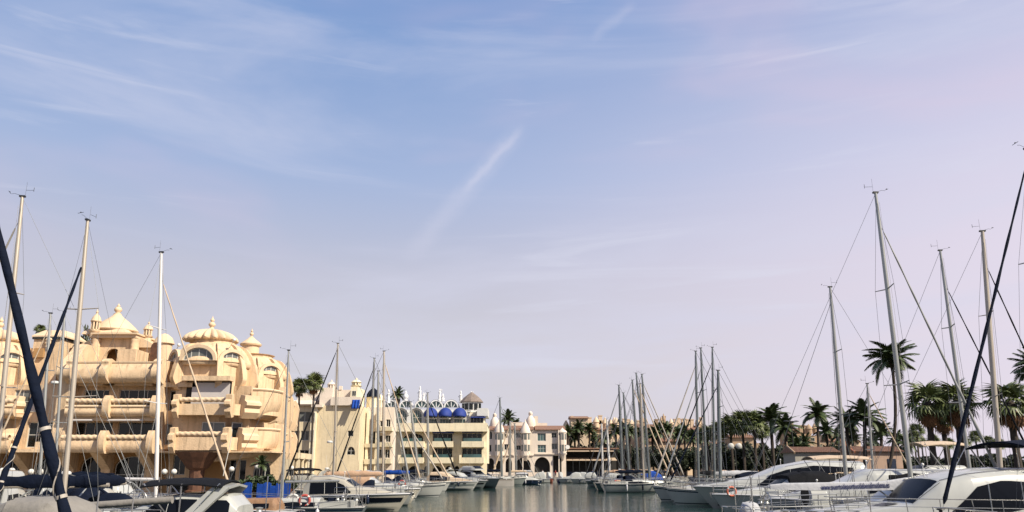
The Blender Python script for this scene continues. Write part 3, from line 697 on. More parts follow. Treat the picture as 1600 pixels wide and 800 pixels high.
# right flank of B: small towers, arches and balconies
xr0, xr1 = xB(562), xB(607)
ops = [(xB(a)-xr0, xB(c)-xr0, zB(q1)-GZ, zB(q0)-GZ, k_, n_, 1, ar_, 'glass_dark') for a, c, q0, q1, k_, n_, ar_ in
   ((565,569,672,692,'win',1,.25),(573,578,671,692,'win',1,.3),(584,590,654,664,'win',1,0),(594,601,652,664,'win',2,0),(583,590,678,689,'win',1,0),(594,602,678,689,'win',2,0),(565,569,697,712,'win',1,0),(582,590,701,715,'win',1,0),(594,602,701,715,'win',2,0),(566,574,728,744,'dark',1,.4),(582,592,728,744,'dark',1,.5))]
facade(B, 'pink_cream', (xr0, dB+5, GZ), 0, xr1-xr0, zB(632)-GZ, .35, ops)
MB().box(xr0, xr1, dB+5.36, dB+7.2, GZ, zB(632)).build('building_core', 'pink_cream', B, False)
for (a, c, q0, q1, m_) in ((564,570,640,744,'yellow_cream'),(579.5,582.5,640,744,'yellow_cream')):
    MB().box(xB(a), xB(a)+.35, dB+3.8, dB+4.95, zB(q1), zB(q0)).build('pilaster', m_, B, False)
for (a, c, q0, q1) in ((563,583,717,725),(563,583,692,698),(581,606,690,697),(581,606,716,724),(581,606,665,671)):
    pf = [(dB+4.99,zB(q1)),(dB+3.6,zB(q1)),(dB+3.45,zB(q0)),(dB+3.7,zB(q0)),(dB+3.8,zB(q1)+.2),(dB+4.99,zB(q1)+.2)]
    loft_x(pf, xB(a), xB(c)).build('balcony', 'yellow_cream', B, False)
MB().lathe([(1.0,0),(1.0,1.6),(1.15,1.7)], (xB(569),dB+6,zB(634)), 12).build('cupola_drum', 'yellow_cream', B)
MB().lathe([(1.05,0),(1.0,.5),(.7,1.0),(.3,1.35),(.1,1.5),(.05,2.2)], (xB(569),dB+6,zB(634)+1.7), 16).build('cupola_roof', 'navy', B)
MB().box(xB(575), xB(583), dB+5.5, dB+9, zB(632), zB(620)).build('stair_tower', 'yellow_cream', B, False)
MB().lathe([(.8,0),(.7,.4),(.3,.8),(.05,1.0)], (xB(579),dB+7,zB(620)), 12).build('roof_finial', 'yellow_cream', B)
rebase(B, (xB(510), dB, GZ))

# ------------------------------------------------------------------ building C : yellow block with blue arched awnings
Cb = thing('apartment_building', 'pale yellow waterfront building with three blue domed awnings and white statues along its roof', 'building')
dC = 146.0; xC = lambda px: X(px, dC, 8.0); zC = lambda py: Z(py, dC)
x0, x1 = xC(612), xC(761)
rec = 2.2
def rc(a, c, q0, q1, k='win', n=4, ar=0, g='glass_dark', ny=1, X0=None, f=xC, zf=zC): return (f(a)-(x0 if X0 is None else X0), f(c)-(x0 if X0 is None else X0), max(zf(q1)-GZ, .02), zf(q0)-GZ, k, n, ny, ar, g)
ops = []
for (a, c) in ((630,661),(676,707),(722,753)):
    ops += [rc(a, c, 677, 692, ar=.9 if a == 630 else 0, g='glass_dark'), rc(a, c, 700, 716, ar=0, g='glass_dark')]
for (a, c, ar_) in ((629,636,.5),(638,659,1.4),(664,670,.5),(676,692,1.3),(696,707,.9),(711,718,.5),(724,729,.4),(734,753,1.3)):
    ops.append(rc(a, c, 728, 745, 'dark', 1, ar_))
facade(Cb, 'yellow_cream', (x0, dC, GZ), 0, x1-x0, zC(664)-GZ, .4, ops, inset=.35)
MB().box(x0, x1, dC+.7, dC+14, zC(724), zC(664)).build('building_core', 'yellow_cream', Cb, False)
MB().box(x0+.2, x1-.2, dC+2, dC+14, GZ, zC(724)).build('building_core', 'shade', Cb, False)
for (a, c) in ((625,664),(674,709),(719,757)):
    for (q0, q1) in ((690,699),(715,724)):
        pf = [(dC-.01,zC(q1)),(dC-1.9,zC(q1)),(dC-2.0,zC(q0)),(dC-1.75,zC(q0)),(dC-1.7,zC(q1)+.2),(dC-.01,zC(q1)+.2)]
        bal = loft_x(pf, xC(a+3), xC(c)).build('balcony', 'yellow_cream', Cb, False)
        MB().box(xC(a+3)+.003, xC(a+3)+.2, dC-1.9, dC-.01, zC(q1)+.19, zC(q0)).build('parapet', 'yellow_cream', bal, False); MB().box(xC(c)-.2, xC(c)-.003, dC-1.9, dC-.01, zC(q1)+.19, zC(q0)).build('parapet', 'yellow_cream', bal, False)
        MB().box(xC(a+6), xC(c)-.4, dC-1.85, dC-1.8, zC(q0), zC(q0-5)).build('glass_balustrade', 'glass_teal', bal, False)
    MB().box(xC(a), xC(a+3)-.02, dC-2.05, dC-.01, zC(724), zC(711)).build('balcony_wing', 'yellow_cream', Cb, False)
for (a, c, q) in ((676,709,677),(722,754,676)):
    MB().prism([(xC(a),dC-.02),(xC(c),dC-.02),(xC(c),dC-.9),(xC(a),dC-.9)], zC(q), zC(q-1.6)).build('awning', 'awn_blue', Cb, False)
# third floor balcony band
for (a, c, y_) in ((605,663,-2.1),(663,711,-1.3),(709,762,-2.4)):
    pf = [(dC+.3,zC(675)),(dC+y_,zC(675)),(dC+y_-.08,zC(662)),(dC+y_+.2,zC(662)),(dC+y_+.25,zC(675)+.3),(dC+.3,zC(675)+.3)]
    loft_x(pf, xC(a), xC(c)).build('balcony', 'yellow_cream', Cb, False)
arch_c = [624,648,671.5,694.5,717]
yt = dC+1.2; tops = []
xt0, xt1 = xC(607), xC(733)
for i, c in enumerate(arch_c):
    tops.append((xC(c-9)-xt0, xC(c+9)-xt0, .02 if i > 1 else .02, zC(639.5)-zC(664), 'win', 5 if i < 2 else 4, 2, 1.0 if i > 1 else 1.25, 'glass_teal'))
facade(Cb, 'yellow_cream', (xt0, yt, zC(664)), 0, xt1-xt0, zC(645)-zC(664), .35, [], name='upper_wall') if 0 else None
outl = [(0,0),(xt1-xt0,0),(xt1-xt0,zC(650)-zC(664))]
zq = zC(648)-zC(664)
for c in reversed(arch_c):
    cx = xC(c)-xt0; r_ = xC(c+11.2)-xC(c)
    outl += [(cx+r_*math.cos(PI*i/12), zq+(zC(637.0)-zC(648))*math.sin(PI*i/12)) for i in range(13)]
outl += [(0,zq-.01)]
facade(Cb, 'white_wall', (xt0, yt, zC(664)), 0, xt1-xt0, 0, .35, tops, name='arched_wall', outline=outl)
for i, c in enumerate(arch_c):
    r_ = xC(c+11.2)-xC(c); zz_ = zC(648); hh = zC(637)-zC(648)
    pts = lambda k, y: [(xC(c)+r_*k*math.cos(PI*j/14), y, zz_+hh*k*math.sin(PI*j/14)) for j in range(15)]
    b = MB(); b.grid([pts(1.07,yt-.35), pts(1.07,yt+6.5), ]); b.grid([pts(1.0,yt-.35), pts(1.07,yt-.35)]); b.grid([pts(1.0,yt-.35), pts(1.0,yt-.01)])
    b.build('barrel_vault', 'white_wall', Cb)
    if i > 1:      # blue quarter-dome awning with scalloped ribs
        rows = []
        for k in range(9):
            a = PI/2*k/8
            rows.append([(xC(c)+r_*.92*math.cos(PI*j/16), yt-.4-1.9*math.sin(a)*math.sin(PI*j/16)*(1) , zz_+.1+hh*.95*math.sin(PI*j/16)*math.cos(a*.98)-.5*(k/8)) for j in range(17)])
        o = MB().grid(rows).build('dome_awning', 'awn_blue', Cb); o.modifiers.new('s','SOLIDIFY').thickness = .04
        MB().box(xC(c-9.5), xC(c+9.5), yt-1.2, yt-1.1, zC(655), zC(653)).build('rail', 'frame_white', Cb, False)
# second row of white arches with glazed fans set back
yt2 = dC+8
for i, c in enumerate((611,635,659,681.5,705)):
    cx = X(c, yt2, 16); r_ = X(c+11,yt2,16)-cx; zz_ = Z(636.5,yt2); hh = Z(625,yt2)-zz_
    b = MB()
    for (k0, k1, y0, y1) in ((.86,1.04,yt2,yt2+.5),):
        p0 = [(cx+r_*k1*math.cos(PI*j/16), zz_+hh*k1*math.sin(PI*j/16)) for j in range(17)]; p1 = [(cx+r_*k0*math.cos(PI*j/16), zz_+hh*k0*math.sin(PI*j/16)) for j in range(17)]
        pl = p0+p1[::-1]; n = len(pl)
        for j in range(16):
            q = [p0[j],p0[j+1],p1[j+1],p1[j]]; b.add([(x,y0,z) for x,z in q]+[(x,y1,z) for x,z in q], [(0,1,2,3),(4,5,6,7),(0,1,5,4),(1,2,6,5),(2,3,7,6),(3,0,4,7)])
    for j in (4,8,12):
        b.tube([(cx+r_*.3*math.cos(PI*j/16),yt2+.2,zz_),(cx+r_*.95*math.cos(PI*j/16),yt2+.2,zz_+hh*.95*math.sin(PI*j/16))], .09, 5)
    o = b.build('roof_arch', 'statue_white', Cb, False)
    MB().add(*plate(arch_poly(-r_*.84,r_*.84,0,hh*.84,12,hh*.8), [], .04)).xf(Matrix.Translation((cx,yt2+.3,zz_))).build('pane', 'glass_teal', o, False)
    if i > 1:
        MB().grid([[(cx+r_*1.08*math.cos(PI*j/16), yy, zz_+hh*1.08*math.sin(PI*j/16)) for j in range(17)] for yy in (yt2+.1,yt2+4)]).build('vault_cover', 'navy', Cb)
MB().box(xC(600), xC(722), yt+.4, dC+14, zC(664), zC(639)).build('upper_core', 'white_wall', Cb, False)
MB().box(xC(598), xC(613), dC+2, dC+14, GZ, zC(642)).build('side_wing', 'yellow_cream', Cb, False)
def statue(px, pyt, pyb, kind=0):
    y = dC+6.5; x = X(px, y, 17); z0 = Z(pyb, y); h = Z(pyt, y)-z0; b = MB()
    b.lathe([(.42,0),(.42,h*.12),(.3,h*.15)], (x,y,z0), 8)
    if kind == 0: b.lathe([(.28,h*.15),(.36,h*.3),(.22,h*.5),(.32,h*.65),(.12,h*.74),(.19,h*.82),(.15,h*.9),(.04,h)], (x,y,z0), 10).tube([(x-.2,y,z0+h*.62),(x-.45,y,z0+h*.5),(x-.2,y,z0+h*.42)], .09, 6)
    elif kind == 1: b.lathe([(.3,h*.15),(.5,h*.3),(.55,h*.45),(.35,h*.62),(.2,h*.7),(.3,h*.78),(.12,h*.9),(.02,h)], (x,y,z0), 10)
    else: b.lathe([(.25,h*.15),(.3,h*.4),(.18,h*.55),(.28,h*.7),(.1,h*.78),(.18,h*.86),(.05,h*.95),(.01,h)], (x,y,z0), 10).tube([(x,y,z0+h*.6),(x+.4,y,z0+h*.75),(x+.35,y,z0+h*.95)], .08, 6)
    b.build('roof_statue', 'statue_white', Cb)
for q in ((607,608,630,0),(634,610,626,1),(656,603,626,0),(662,613,627,2),(687,607,627,2),(692,615,627,0),(720,610,630,0),(736,611,622,2)): statue(*q)
px_, w_ = 737, 15
yk = dC+5; cx = X(px_, yk, 15); zz0 = Z(645,yk); zz1 = Z(629,yk)
MB().lathe([(1.9,0),(1.9,zz1-zz0)], (cx,yk,zz0), 10, a0=.3).build('roof_kiosk_wall', 'white_wall', Cb, False)
for k in range(5):
    a = R(-150+k*30); MB().box(-.35,.35,-.04,.04,.5,zz1-zz0-.3).xf(Matrix.Translation((cx+1.9*math.cos(a),yk+1.9*math.sin(a),zz0)) @ Matrix.Rotation(a+PI/2,4,'Z')).build('window', 'glass_dark', Cb, False)
MB().lathe([(2.3,0),(2.3,.15),(1.6,.9),(.7,1.6),(.1,2.0)], (cx,yk,zz1), 10, a0=.3).build('kiosk_roof', 'roof_grey', Cb, False)
MB().box(xC(730), xC(762), dC-.6, dC+10, zC(664), zC(662)).build('terrace_slab', 'white_wall', Cb, False); MB().box(xC(745), xC(762), dC-.5, dC+9, zC(650), zC(638)).build('upper_wall', 'white_wall', Cb, False)
MB().box(xC(733), xC(756), dC+.8, dC+9, zC(664), zC(644)).build('upper_wall', 'yellow_cream', Cb, False)
window(Cb, (xC(734), dC+.7, zC(663)), xC(755)-xC(734), zC(652)-zC(663), 0, 4, 1)
MB().prism([(xC(735),dC+.7),(xC(757),dC+.7),(xC(759),dC-1.0),(xC(735),dC-1.0)], zC(653), zC(651.5)).build('awning', 'awn_blue', Cb, False)
rebase(Cb, (xC(685), dC, GZ))

# ------------------------------------------------------------------ building D : pink-cream houses with ogee bays
D = thing('townhouse_row', 'pinkish cream terrace with ogee capped bay turrets, dark arcade and tiled roofs', 'building')
dD = 186.0; xD = lambda px: X(px, dD, 8.0); zD = lambda py: Z(py, dD)
x0, x1 = xD(757), xD(884)
def rd(a, c, q0, q1, k='win', n=2, ar=0, g='glass_dark', ny=1): return rc(a, c, q0, q1, k, n, ar, g, ny, x0, xD, zD)
ops = [rd(764,769,674,686,ar=.5), rd(774,780,680,688), rd(788,793,678,684), rd(762,768,695,706), rd(788,795,694,703), rd(806,814,676,684,g='glass_grey'), rd(806,814,696,703), rd(840,853,677,689,n=3,g='glass_teal'), rd(840,853,695,707,n=3,g='glass_teal',ny=2), rd(862,870,676,684), rd(872,875,676,684,n=1), rd(862,871,693,702,g='glass_grey'),
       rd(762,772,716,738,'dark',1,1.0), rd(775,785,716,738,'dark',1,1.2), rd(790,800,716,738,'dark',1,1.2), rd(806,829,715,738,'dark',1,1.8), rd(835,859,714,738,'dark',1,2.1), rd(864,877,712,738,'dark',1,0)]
facade(D, 'pink_cream', (x0, dD, GZ), 0, x1-x0, zD(672)-GZ, .4, ops, inset=.2)
MB().box(x0, x1, dD+.42, dD+12, zD(712), zD(672)).build('building_core', 'pink_cream', D, False)
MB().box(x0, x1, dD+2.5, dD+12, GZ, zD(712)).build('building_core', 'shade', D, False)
for (a, c) in ((757,800),(800,834),(836,884)):
    za = zD(672); pf = [(dD-.5,za),(dD-.5,za+.15),(dD+5,za+1.3),(dD+11,za+.15)]
    loft_x(pf, xD(a), xD(c)).build('roof', 'tile', D, False)
def bayturret(px, wpx, q_top, q_roof, q_bot):
    w_ = (xD(px+wpx)-xD(px))/2; x = xD(px); z0_ = zD(q_bot); z1_ = zD(q_roof); z2_ = zD(q_top)
    o = MB().lathe([(w_*.3,-1.2),(w_*.9,-.1),(w_,0),(w_,z1_-z0_)], (x,dD-.2,z0_), 8, a0=PI/8).build('bay_turret', 'pink_cream', D, False)
    h = z2_-z1_
    MB().lathe([(w_*1.15,0),(w_*1.1,h*.12),(w_*.95,h*.3),(w_*.6,h*.55),(w_*.25,h*.75),(w_*.12,h*.85),(.02,h)], (x,dD-.2,z1_), 16).build('ogee_cap', 'pink_cream', o)
    for q0, q1 in ((zD(705), zD(695)), (zD(687), zD(678))):
        for a in (-90, -45, 0, -135):
            Mx = Matrix.Translation((x,dD-.2,0)) @ Matrix.Rotation(R(a+90),4,'Z')
            MB().box(-w_*.26,w_*.26,-w_*.97,-w_*.90,q0,q1).xf(Mx).build('window', 'glass_grey', o, False)
for q in ((780,15,655,676,712),(821,15,655,677,712),(879,13,668,676,710)): bayturret(*q)
for (px, wp, qt, qb) in ((772,15,643,668),(830,16,640,668)):
    w_ = (xD(px+wp)-xD(px))/2; h = zD(qt)-zD(qb)
    MB().lathe([(w_,-1),(w_,h*.25),(w_*.9,h*.5),(w_*.5,h*.68),(w_*.3,h*.75),(w_*.42,h*.8),(w_*.4,h*.92),(w_*.05,h)], (xD(px),dD+5,zD(qb)), 16).build('roof_dome', 'pink_cream', D)
for (a, c, q0, q1) in ((797,820,658,672),(833,858,664,672),(836,842,648,668),(842,857,659,668)):
    MB().box(xD(a), xD(c), dD+5, dD+9, zD(q1), zD(q0)).build('upper_wall', 'pink_cream', D, False)
for px in (803, 816, 872): MB().box(xD(px), xD(px)+.25, dD-.9, dD-.65, GZ, zD(672)).build('column', 'pink_cream', D, False)
for (a, c, q) in ((797,834,712),(836,884,710),(757,797,712)):
    MB().box(xD(a), xD(c), dD-.3, dD-.01, zD(q), zD(q-1.5)).build('string_course', 'pink_cream', D, False)
rebase(D, (xD(820), dD, GZ))

# ------------------------------------------------------------------ cafe terrace beside D
K = thing('cafe_pavilion', 'low dark waterside cafe under two long pale awnings in front of the palms', 'pavilion')
dK = 190.0; xK = lambda px: X(px, dK, 4); zK = lambda py: Z(py, dK)
for (q, pa, pb) in ((704,884,958),(718,882,962)):
    pf = [(dK+1,zK(q-3)),(dK-2.5,zK(q+1)),(dK-2.5,zK(q+2)),(dK+1,zK(q-2))]
    for (a, c) in ((pa, (pa+pb)/2-1), ((pa+pb)/2+1, pb)): loft_x(pf, xK(a), xK(c)).build('awning', 'beige', K, False)
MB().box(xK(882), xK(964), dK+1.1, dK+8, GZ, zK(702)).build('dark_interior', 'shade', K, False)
MB().box(xK(880), xK(940), dK-2.4, dK-2.2, GZ, GZ+1.3).build('navy_screen', 'navy', K, False)
for px in range(884, 966, 10): MB().tube([(xK(px),dK-2.4,GZ),(xK(px),dK-2.4,zK(718))], .07, 6).build('post', 'iron', K, False)
MB().prism([(xK(880),dK-2),(xK(966),dK-2),(xK(966),dK+9),(xK(880),dK+9)], zK(702), zK(700)).build('flat_roof', 'tile', K, False)
rebase(K, (xK(920), dK, GZ))

# ------------------------------------------------------------------ building row E behind the palms
r2 = random.Random(3)
def block(label, d, parts, wins_, roofs=(), m_='far_cream', caps=(), arcs=()):
    xx = lambda px: X(px, d, 10); zz = lambda py: Z(py, d)
    o = thing('apartment_building', label, 'building')
    for (a, c, q0, dep, off) in parts: MB().box(xx(a), xx(c), d+off, d+off+dep, GZ, zz(q0)).build('wall', m_, o, False)
    for (a, c, q0, q1, off) in wins_: window(o, (xx(a), d+off-.05, zz(q1)), xx(c)-xx(a), zz(q0)-zz(q1), 0, 2, 1)
    for (a, c, q0, q1, off) in roofs:
        pf = [(d+off-.6,zz(q1)),(d+off-.6,zz(q1)+.2),(d+off+4,zz(q0)),(d+off+8,zz(q1)+.2)]; loft_x(pf, xx(a), xx(c)).build('roof', 'tile', o, False)
    for (px, q0, q1, r) in caps:
        q1 += 7
        if r2.random() < .25: continue
        if r2.random() < .6:
            MB().box(xx(px)-r*.7, xx(px)+r*.7, d+3, d+4.2, zz(q1), zz(q0)-.4).box(xx(px)-r*.85, xx(px)+r*.85, d+2.9, d+4.3, zz(q0)-.4, zz(q0)-.15).build('chimney', m_, o, False); continue
        MB().lathe([(r,0),(r,(zz(q0)-zz(q1))*.45),(r*1.25,(zz(q0)-zz(q1))*.5),(r*.9,(zz(q0)-zz(q1))*.7),(.05,zz(q0)-zz(q1))], (xx(px), d+3, zz(q1)), 10).build('chimney', m_, o)
    for (px, wp, q0, q1, off) in arcs:
        w_ = xx(px+wp)-xx(px); MB().add(*plate(arch_poly(0,w_,0,zz(q0)-zz(q1),8,w_/2),[],.12)).xf(Matrix.Translation((xx(px),d+off-.11,zz(q1)))).build('archway_shade', 'shade', o, False)  # dark plate on the wall, the arch's shade put into its colour
    rebase(o, (xx((parts[0][0]+parts[0][1])/2), d, GZ)); return o
r2 = random.Random(3)
def rowcaps(a, c, q0, q1, n): return [(a+(c-a)*(i+.5)/n+r2.uniform(-2,2), q0+r2.uniform(-2,3), q1, r2.uniform(.5,.9)) for i in range(n)]
block('square cream tower house with a cupola rising behind the cafe palms', 235, [(893,919,652,8,0),(888,925,676,10,3),(880,893,668,8,5)], [(897,902,664,671,0),(908,914,664,671,0)], [(891,921,649,654,0)], 'far_cream', [(905,643,650,1.0),(896,648,652,.5),(886,655,668,.8)])
block('cream terraced apartments with stepped gables between square tower and thin masts', 245, [(919,958,672,8,0),(927,940,661,8,4),(944,952,655,6,5),(952,966,662,8,3)], [(x,x+6,682,690,0) for x in (925,938,950)]+[(x,x+6,664,669,4) for x in (930,)], [(919,958,667,672,0)], 'far_cream', rowcaps(922,966,652,664,6)+[(934,650,661,.9),(941,647,655,.8)])
block('sunlit cream flats with balconies directly behind the thin masts', 232, [(940,978,686,8,0),(958,1006,664,8,4)], [(x,x+7,693,701,0) for x in (944,956,967)]+[(x,x+6,672,679,4) for x in (984,996)], [(958,1006,659,664,4)], 'far_cream', rowcaps(965,1004,652,662,7))
block('long tan arcaded building with tiled roof left of the crossing forestays', 225, [(1006,1072,690,10,0),(1004,1046,668,8,6)], [(x,x+5,674,682,6) for x in (1010,1022,1034)], [(1004,1046,660,668,6),(1006,1072,684,690,0)], 'far_tan', rowcaps(1006,1046,650,662,6)+[(1042,645,660,.5)], [(x,7,699,716,0) for x in range(1009,1070,10)])
block('terracotta roofed cream flats seen between the tall masts', 240, [(1046,1105,672,9,0),(1054,1074,660,8,4),(1080,1100,664,8,4)], [(x,x+7,682,691,0) for x in (1052,1066,1080,1094)], [(1046,1080,666,672,0),(1084,1106,666,672,0)], 'far_cream', rowcaps(1050,1104,652,664,9))
block('low cream house with white awnings under the palms right of the tall masts', 215, [(1100,1135,694,9,0),(1085,1102,700,6,-2)], [(x,x+6,699,706,0) for x in (1104,1114,1124)], [(1100,1135,690,694,0)], 'far_cream', rowcaps(1102,1132,684,694,3))
block('tan house half hidden by fan palms right of the tall masts', 205, [(1142,1178,684,9,0),(1176,1200,692,9,2)], [(x,x+8,694,712,0) for x in (1148,1162)], [(1140,1180,678,684,0)], 'far_tan', rowcaps(1146,1176,668,682,4))
block('cream terraced flats with stepped balconies behind the single date palm', 215, [(1236,1296,692,10,0),(1240,1288,680,8,3),(1246,1282,671,8,6),(1222,1240,700,9,0)], [(x,x+7,697,707,0) for x in (1240,1252,1264,1276,1286)]+[(x,x+6,683,689,3) for x in (1246,1260,1274)]+[(x,x+5,674,679,6) for x in (1252,1266)], [(1244,1284,666,671,6)], 'far_tan', rowcaps(1242,1284,660,670,6))
block('cream house with small chimneys behind the pair of date palms', 230, [(1296,1345,690,9,0),(1300,1320,678,8,3)], [(x,x+6,696,703,0) for x in (1302,1316,1330)], [(1296,1345,684,690,0)], 'far_cream', rowcaps(1298,1340,674,686,5))

# ------------------------------------------------------------------ harbour huts
def tiled_roof(parent, x0, x1, y0, y1, z0, zr, m_='tile'):
    ym = (y0+y1)/2; rows = []
    n = int((x1-x0)/.22)
    b = MB()
    for (ya, yb_) in ((y0, ym), (y1, ym)):
        rr = [[], []]
        for i in range(n*4+1):
            x = x0+(x1-x0)*i/(n*4); u = abs(math.sin(PI*i/4))*.07
            rr[0].append((x, ya, z0+u)); rr[1].append((x, yb_, zr+u))
        b.grid(rr)
    b.add([(x0,y0,z0),(x0,y1,z0),(x0,ym,zr)], [(0,1,2)]).add([(x1,y0,z0),(x1,y1,z0),(x1,ym,zr)], [(0,1,2)])
    o = b.build('roof', m_, parent, False); return o
for (lab, pa, pc, d, qw, qe, m_, extra) in (('small grey walled harbour hut with tiled roof and tiny square window', 1244, 1312, 104, 727, 707, 'hut_grey', 0), ('low pink walled harbour hut with tiled roof behind two palm trunks', 1338, 1412, 104, 727, 706, 'hut_pink', 1)):
    x0, x1 = X(pa,d,3), X(pc,d,3); ze = Z(qe,d); zr_ = Z(qe-9,d)
    hut = thing('harbour_hut', lab, 'hut', )
    MB().box(x0, x1, d, d+4.5, GZ, ze).build('wall', m_, hut, False)
    tiled_roof(hut, x0-.3, x1+.3, d-.35, d+4.85, ze-.0, zr_)
    b = MB(); ym = d+2.25
    for xg in (x0-.15,):
        b.tube([(xg,d-.4,ze-.05),(xg,ym,zr_+.15),(xg,d+4.9,ze-.05)], .14, 6).tube([(xg,ym,zr_+.1),(xg,ym,zr_+.7)], .09, 6)
    b.build('gable_trim', 'terracotta' if extra else 'far_tan', hut)
    if not extra:
        MB().box(x0+2.1, x0+2.9, d-.05, d-.01, ze-1.6, ze-1.0).build('window', 'glass_dark', hut, False)
        MB().box(x0+4.4, x0+5.0, d-.06, d-.01, GZ+.7, ze-1.2).build('grille', 'wire', hut, False)
    else:
        MB().box(x0+4.2, x0+5.3, d-.06, d-.01, GZ, ze-.9).build('door', 'gel_navy', hut, False)
    rebase(hut, ((x0+x1)/2, d, GZ))
# ------------------------------------------------------------------ boats
def Xw(px, d, z): return X(px, d, z)
def interp(tab, x):
    if x <= tab[0][0]: return tab[0][1:]
    for a, b_ in zip(tab, tab[1:]):
        if x <= b_[0]:
            t_ = (x-a[0])/(b_[0]-a[0]); return tuple(p+(q-p)*t_ for p, q in zip(a[1:], b_[1:]))
    return tab[-1][1:]
class Hull:
    def __init__(s, L_, B_, Fb, Fs, rake=1.2, kind='sail', n=26):
        s.L, s.B, s.Fb, s.Fs, s.rake, s.kind, s.n = L_, B_, Fb, Fs, rake, kind, n
    def half(s, t):
        if s.kind == 'sail': return s.B/2*(.62+.38*min(1, t/.45)**.8 if t < .45 else 1)*(1-max(0,(t-.45)/.55)**2.1)+.02
        return s.B/2*(.90+.10*min(1, t/.4))*(1-max(0,(t-.5)/.5)**2.5)+.02
    def sheer(s, t):
        if s.kind == 'sail': return s.Fs+(s.Fb-s.Fs)*t**1.7-.06*math.sin(PI*t)
        return s.Fs+(s.Fb-s.Fs)*t**.9+.05*math.sin(PI*t)
    def pt(s, t, f, side=1, off=0):
        """f 0 keel .. 1 sheer"""
        zs_ = s.sheer(t); z = -.45+(zs_+.45)*f
        if s.kind == 'sail': sh = min(1, (f*1.02))**.42*(1-.05*(1-f))
        else:
            ch = .42; sh = .80*(f/ch)**.75 if f < ch else .80+.20*((f-ch)/(1-ch))**1.2
            if t > .6: sh *= 1-(1-f)*.35*(t-.6)/.4
        x = -s.L/2+s.L*t-s.rake*(t**4)*(1-f)+(.35*(1-t)**6*(1-f) if s.kind == 'sail' else 0)
        if s.kind == 'sail': x += -.35*(1-t)**10*(1-f)*-1
        return (x, side*(s.half(t)*sh+off), z)
    def hull(s):
        b = MB(); fs_ = [0,.1,.2,.3,.4,.42,.5,.62,.75,.88,1]
        for side in (1,-1): b.grid([[s.pt(i/s.n, f, side) for f in fs_] for i in range(s.n+1)])
        st = [s.pt(0,f,1) for f in fs_]+[s.pt(0,f,-1) for f in fs_[::-1]]; b.add(st, [tuple(range(len(st)))]); return b
    def band(s, f0, f1, t0=0, t1=1, off=.014, taper=0):
        b = MB()
        if s.kind != 'sail': off = .035
        for side in (1,-1):
            rows = []
            for i in range(s.n+1):
                t_ = t0+(t1-t0)*i/s.n; k = taper*(i/s.n)
                rows.append([s.pt(t_, f0+(f1-f0)*(j/3)*(1-k)+k*(f1-f0)*.5*0+(f1-f0)*k*.5, side, off) for j in range(4)])
            b.grid(rows)
        return b
    def deck(s, dz=-.04):
        rows = []
        for i in range(s.n+1):
            t_ = i/s.n; x, y, z = s.pt(t_, 1); rows.append([(x, y*k*.99, z+dz+.07*(1-k*k)) for k in (-1,-.6,-.2,.2,.6,1)])
        return MB().grid(rows)
    def rub(s, r=.035, f=.985):
        b = MB()
        for side in (1,-1): b.tube([s.pt(i/s.n, f, side, .01) for i in range(s.n+1)], r, 6)
        return b
    def X2t(s, x): return (x+s.L/2)/s.L
KN = [(1,1,0),(.62,.87,.80),(.50,.76,.93),(.3,.48,.985),(0,0,1.0)]
class Cabin:
    """stations: (x, half width, top z, base z)"""
    def __init__(s, st, n=26): s.st = sorted(st); s.n = n
    def pt(s, x, f, off=0):
        hw, zt, zb = interp(s.st, x); a = abs(f); sg = 1 if f >= 0 else -1
        for (f0,y0,z0),(f1,y1,z1) in zip(KN, KN[1:]):
            if a >= f1-1e-9:
                t_ = (a-f1)/(f0-f1); y = y1+(y0-y1)*t_; z = z1+(z0-z1)*t_; break
        nz = max(0, .9-a); ny = a
        return (x, sg*(hw*y+off*ny), zb+(zt-zb)*z+off*nz)
    def body(s):
        xs = sorted(set([p[0] for p in s.st]+[s.st[0][0]+(s.st[-1][0]-s.st[0][0])*i/s.n for i in range(s.n+1)]))
        fs_ = [-1,-.81,-.62,-.56,-.50,-.4,-.3,-.15,0,.15,.3,.4,.5,.56,.62,.81,1]
        rows = [[s.pt(x,f) for f in fs_] for x in xs]
        return MB().grid(rows).add(rows[0],[tuple(range(17))]).add(rows[-1],[tuple(range(17))])
    def panel(s, prof, off=.032, side=1, n=16, m_=4):
        """prof: (x, f_low, f_high) list"""
        x0, x1 = prof[0][0], prof[-1][0]; xs = sorted(set([p[0] for p in prof]+[x0+(x1-x0)*i/n for i in range(n+1)]+[p[0] for p in s.st if x0 < p[0] < x1]))
        rows = []
        for x in xs:
            a, c = interp(prof, x); rows.append([s.pt(x, side*(a+(c-a)*j/m_), off) for j in range(m_+1)])
        return MB().grid(rows)
    def front(s, x0, x1, fw, off=.02):
        rows = [[s.pt(x0+(x1-x0)*i/6, fw*(-1+2*j/8), off) for j in range(9)] for i in range(7)]
        return MB().grid(rows)
def rails(parent, h, t0, t1, ht, step, r, name='guard_rail', m_='steel', close=True, inb=.06):
    b = MB(); n = max(int((t1-t0)*h.L/step), 2)
    for side in (1,-1):
        top = []
        for i in range(n+1):
            t_ = t0+(t1-t0)*i/n; x, y, z = h.pt(t_, 1, side); y -= side*inb; q = (x-(.0 if t_ < .9 else .0), y, z+ht); top.append(q)
            b.tube([(x-.05*(i % 2),y,z-.03), q], r, 5, False)
        b.tube(top, r, 5)
        if ht > .5: b.tube([(x,y,z-ht*.5) for x,y,z in top], r*.6, 4)
    if close and t1 > .95:
        x, y, z = h.pt(t1,1,1); b.tube([(x,y-inb,z+ht),(x+.25,0,z+ht+.03),(x,-(y-inb),z+ht)], r, 5)
    return b.build(name, m_, parent)
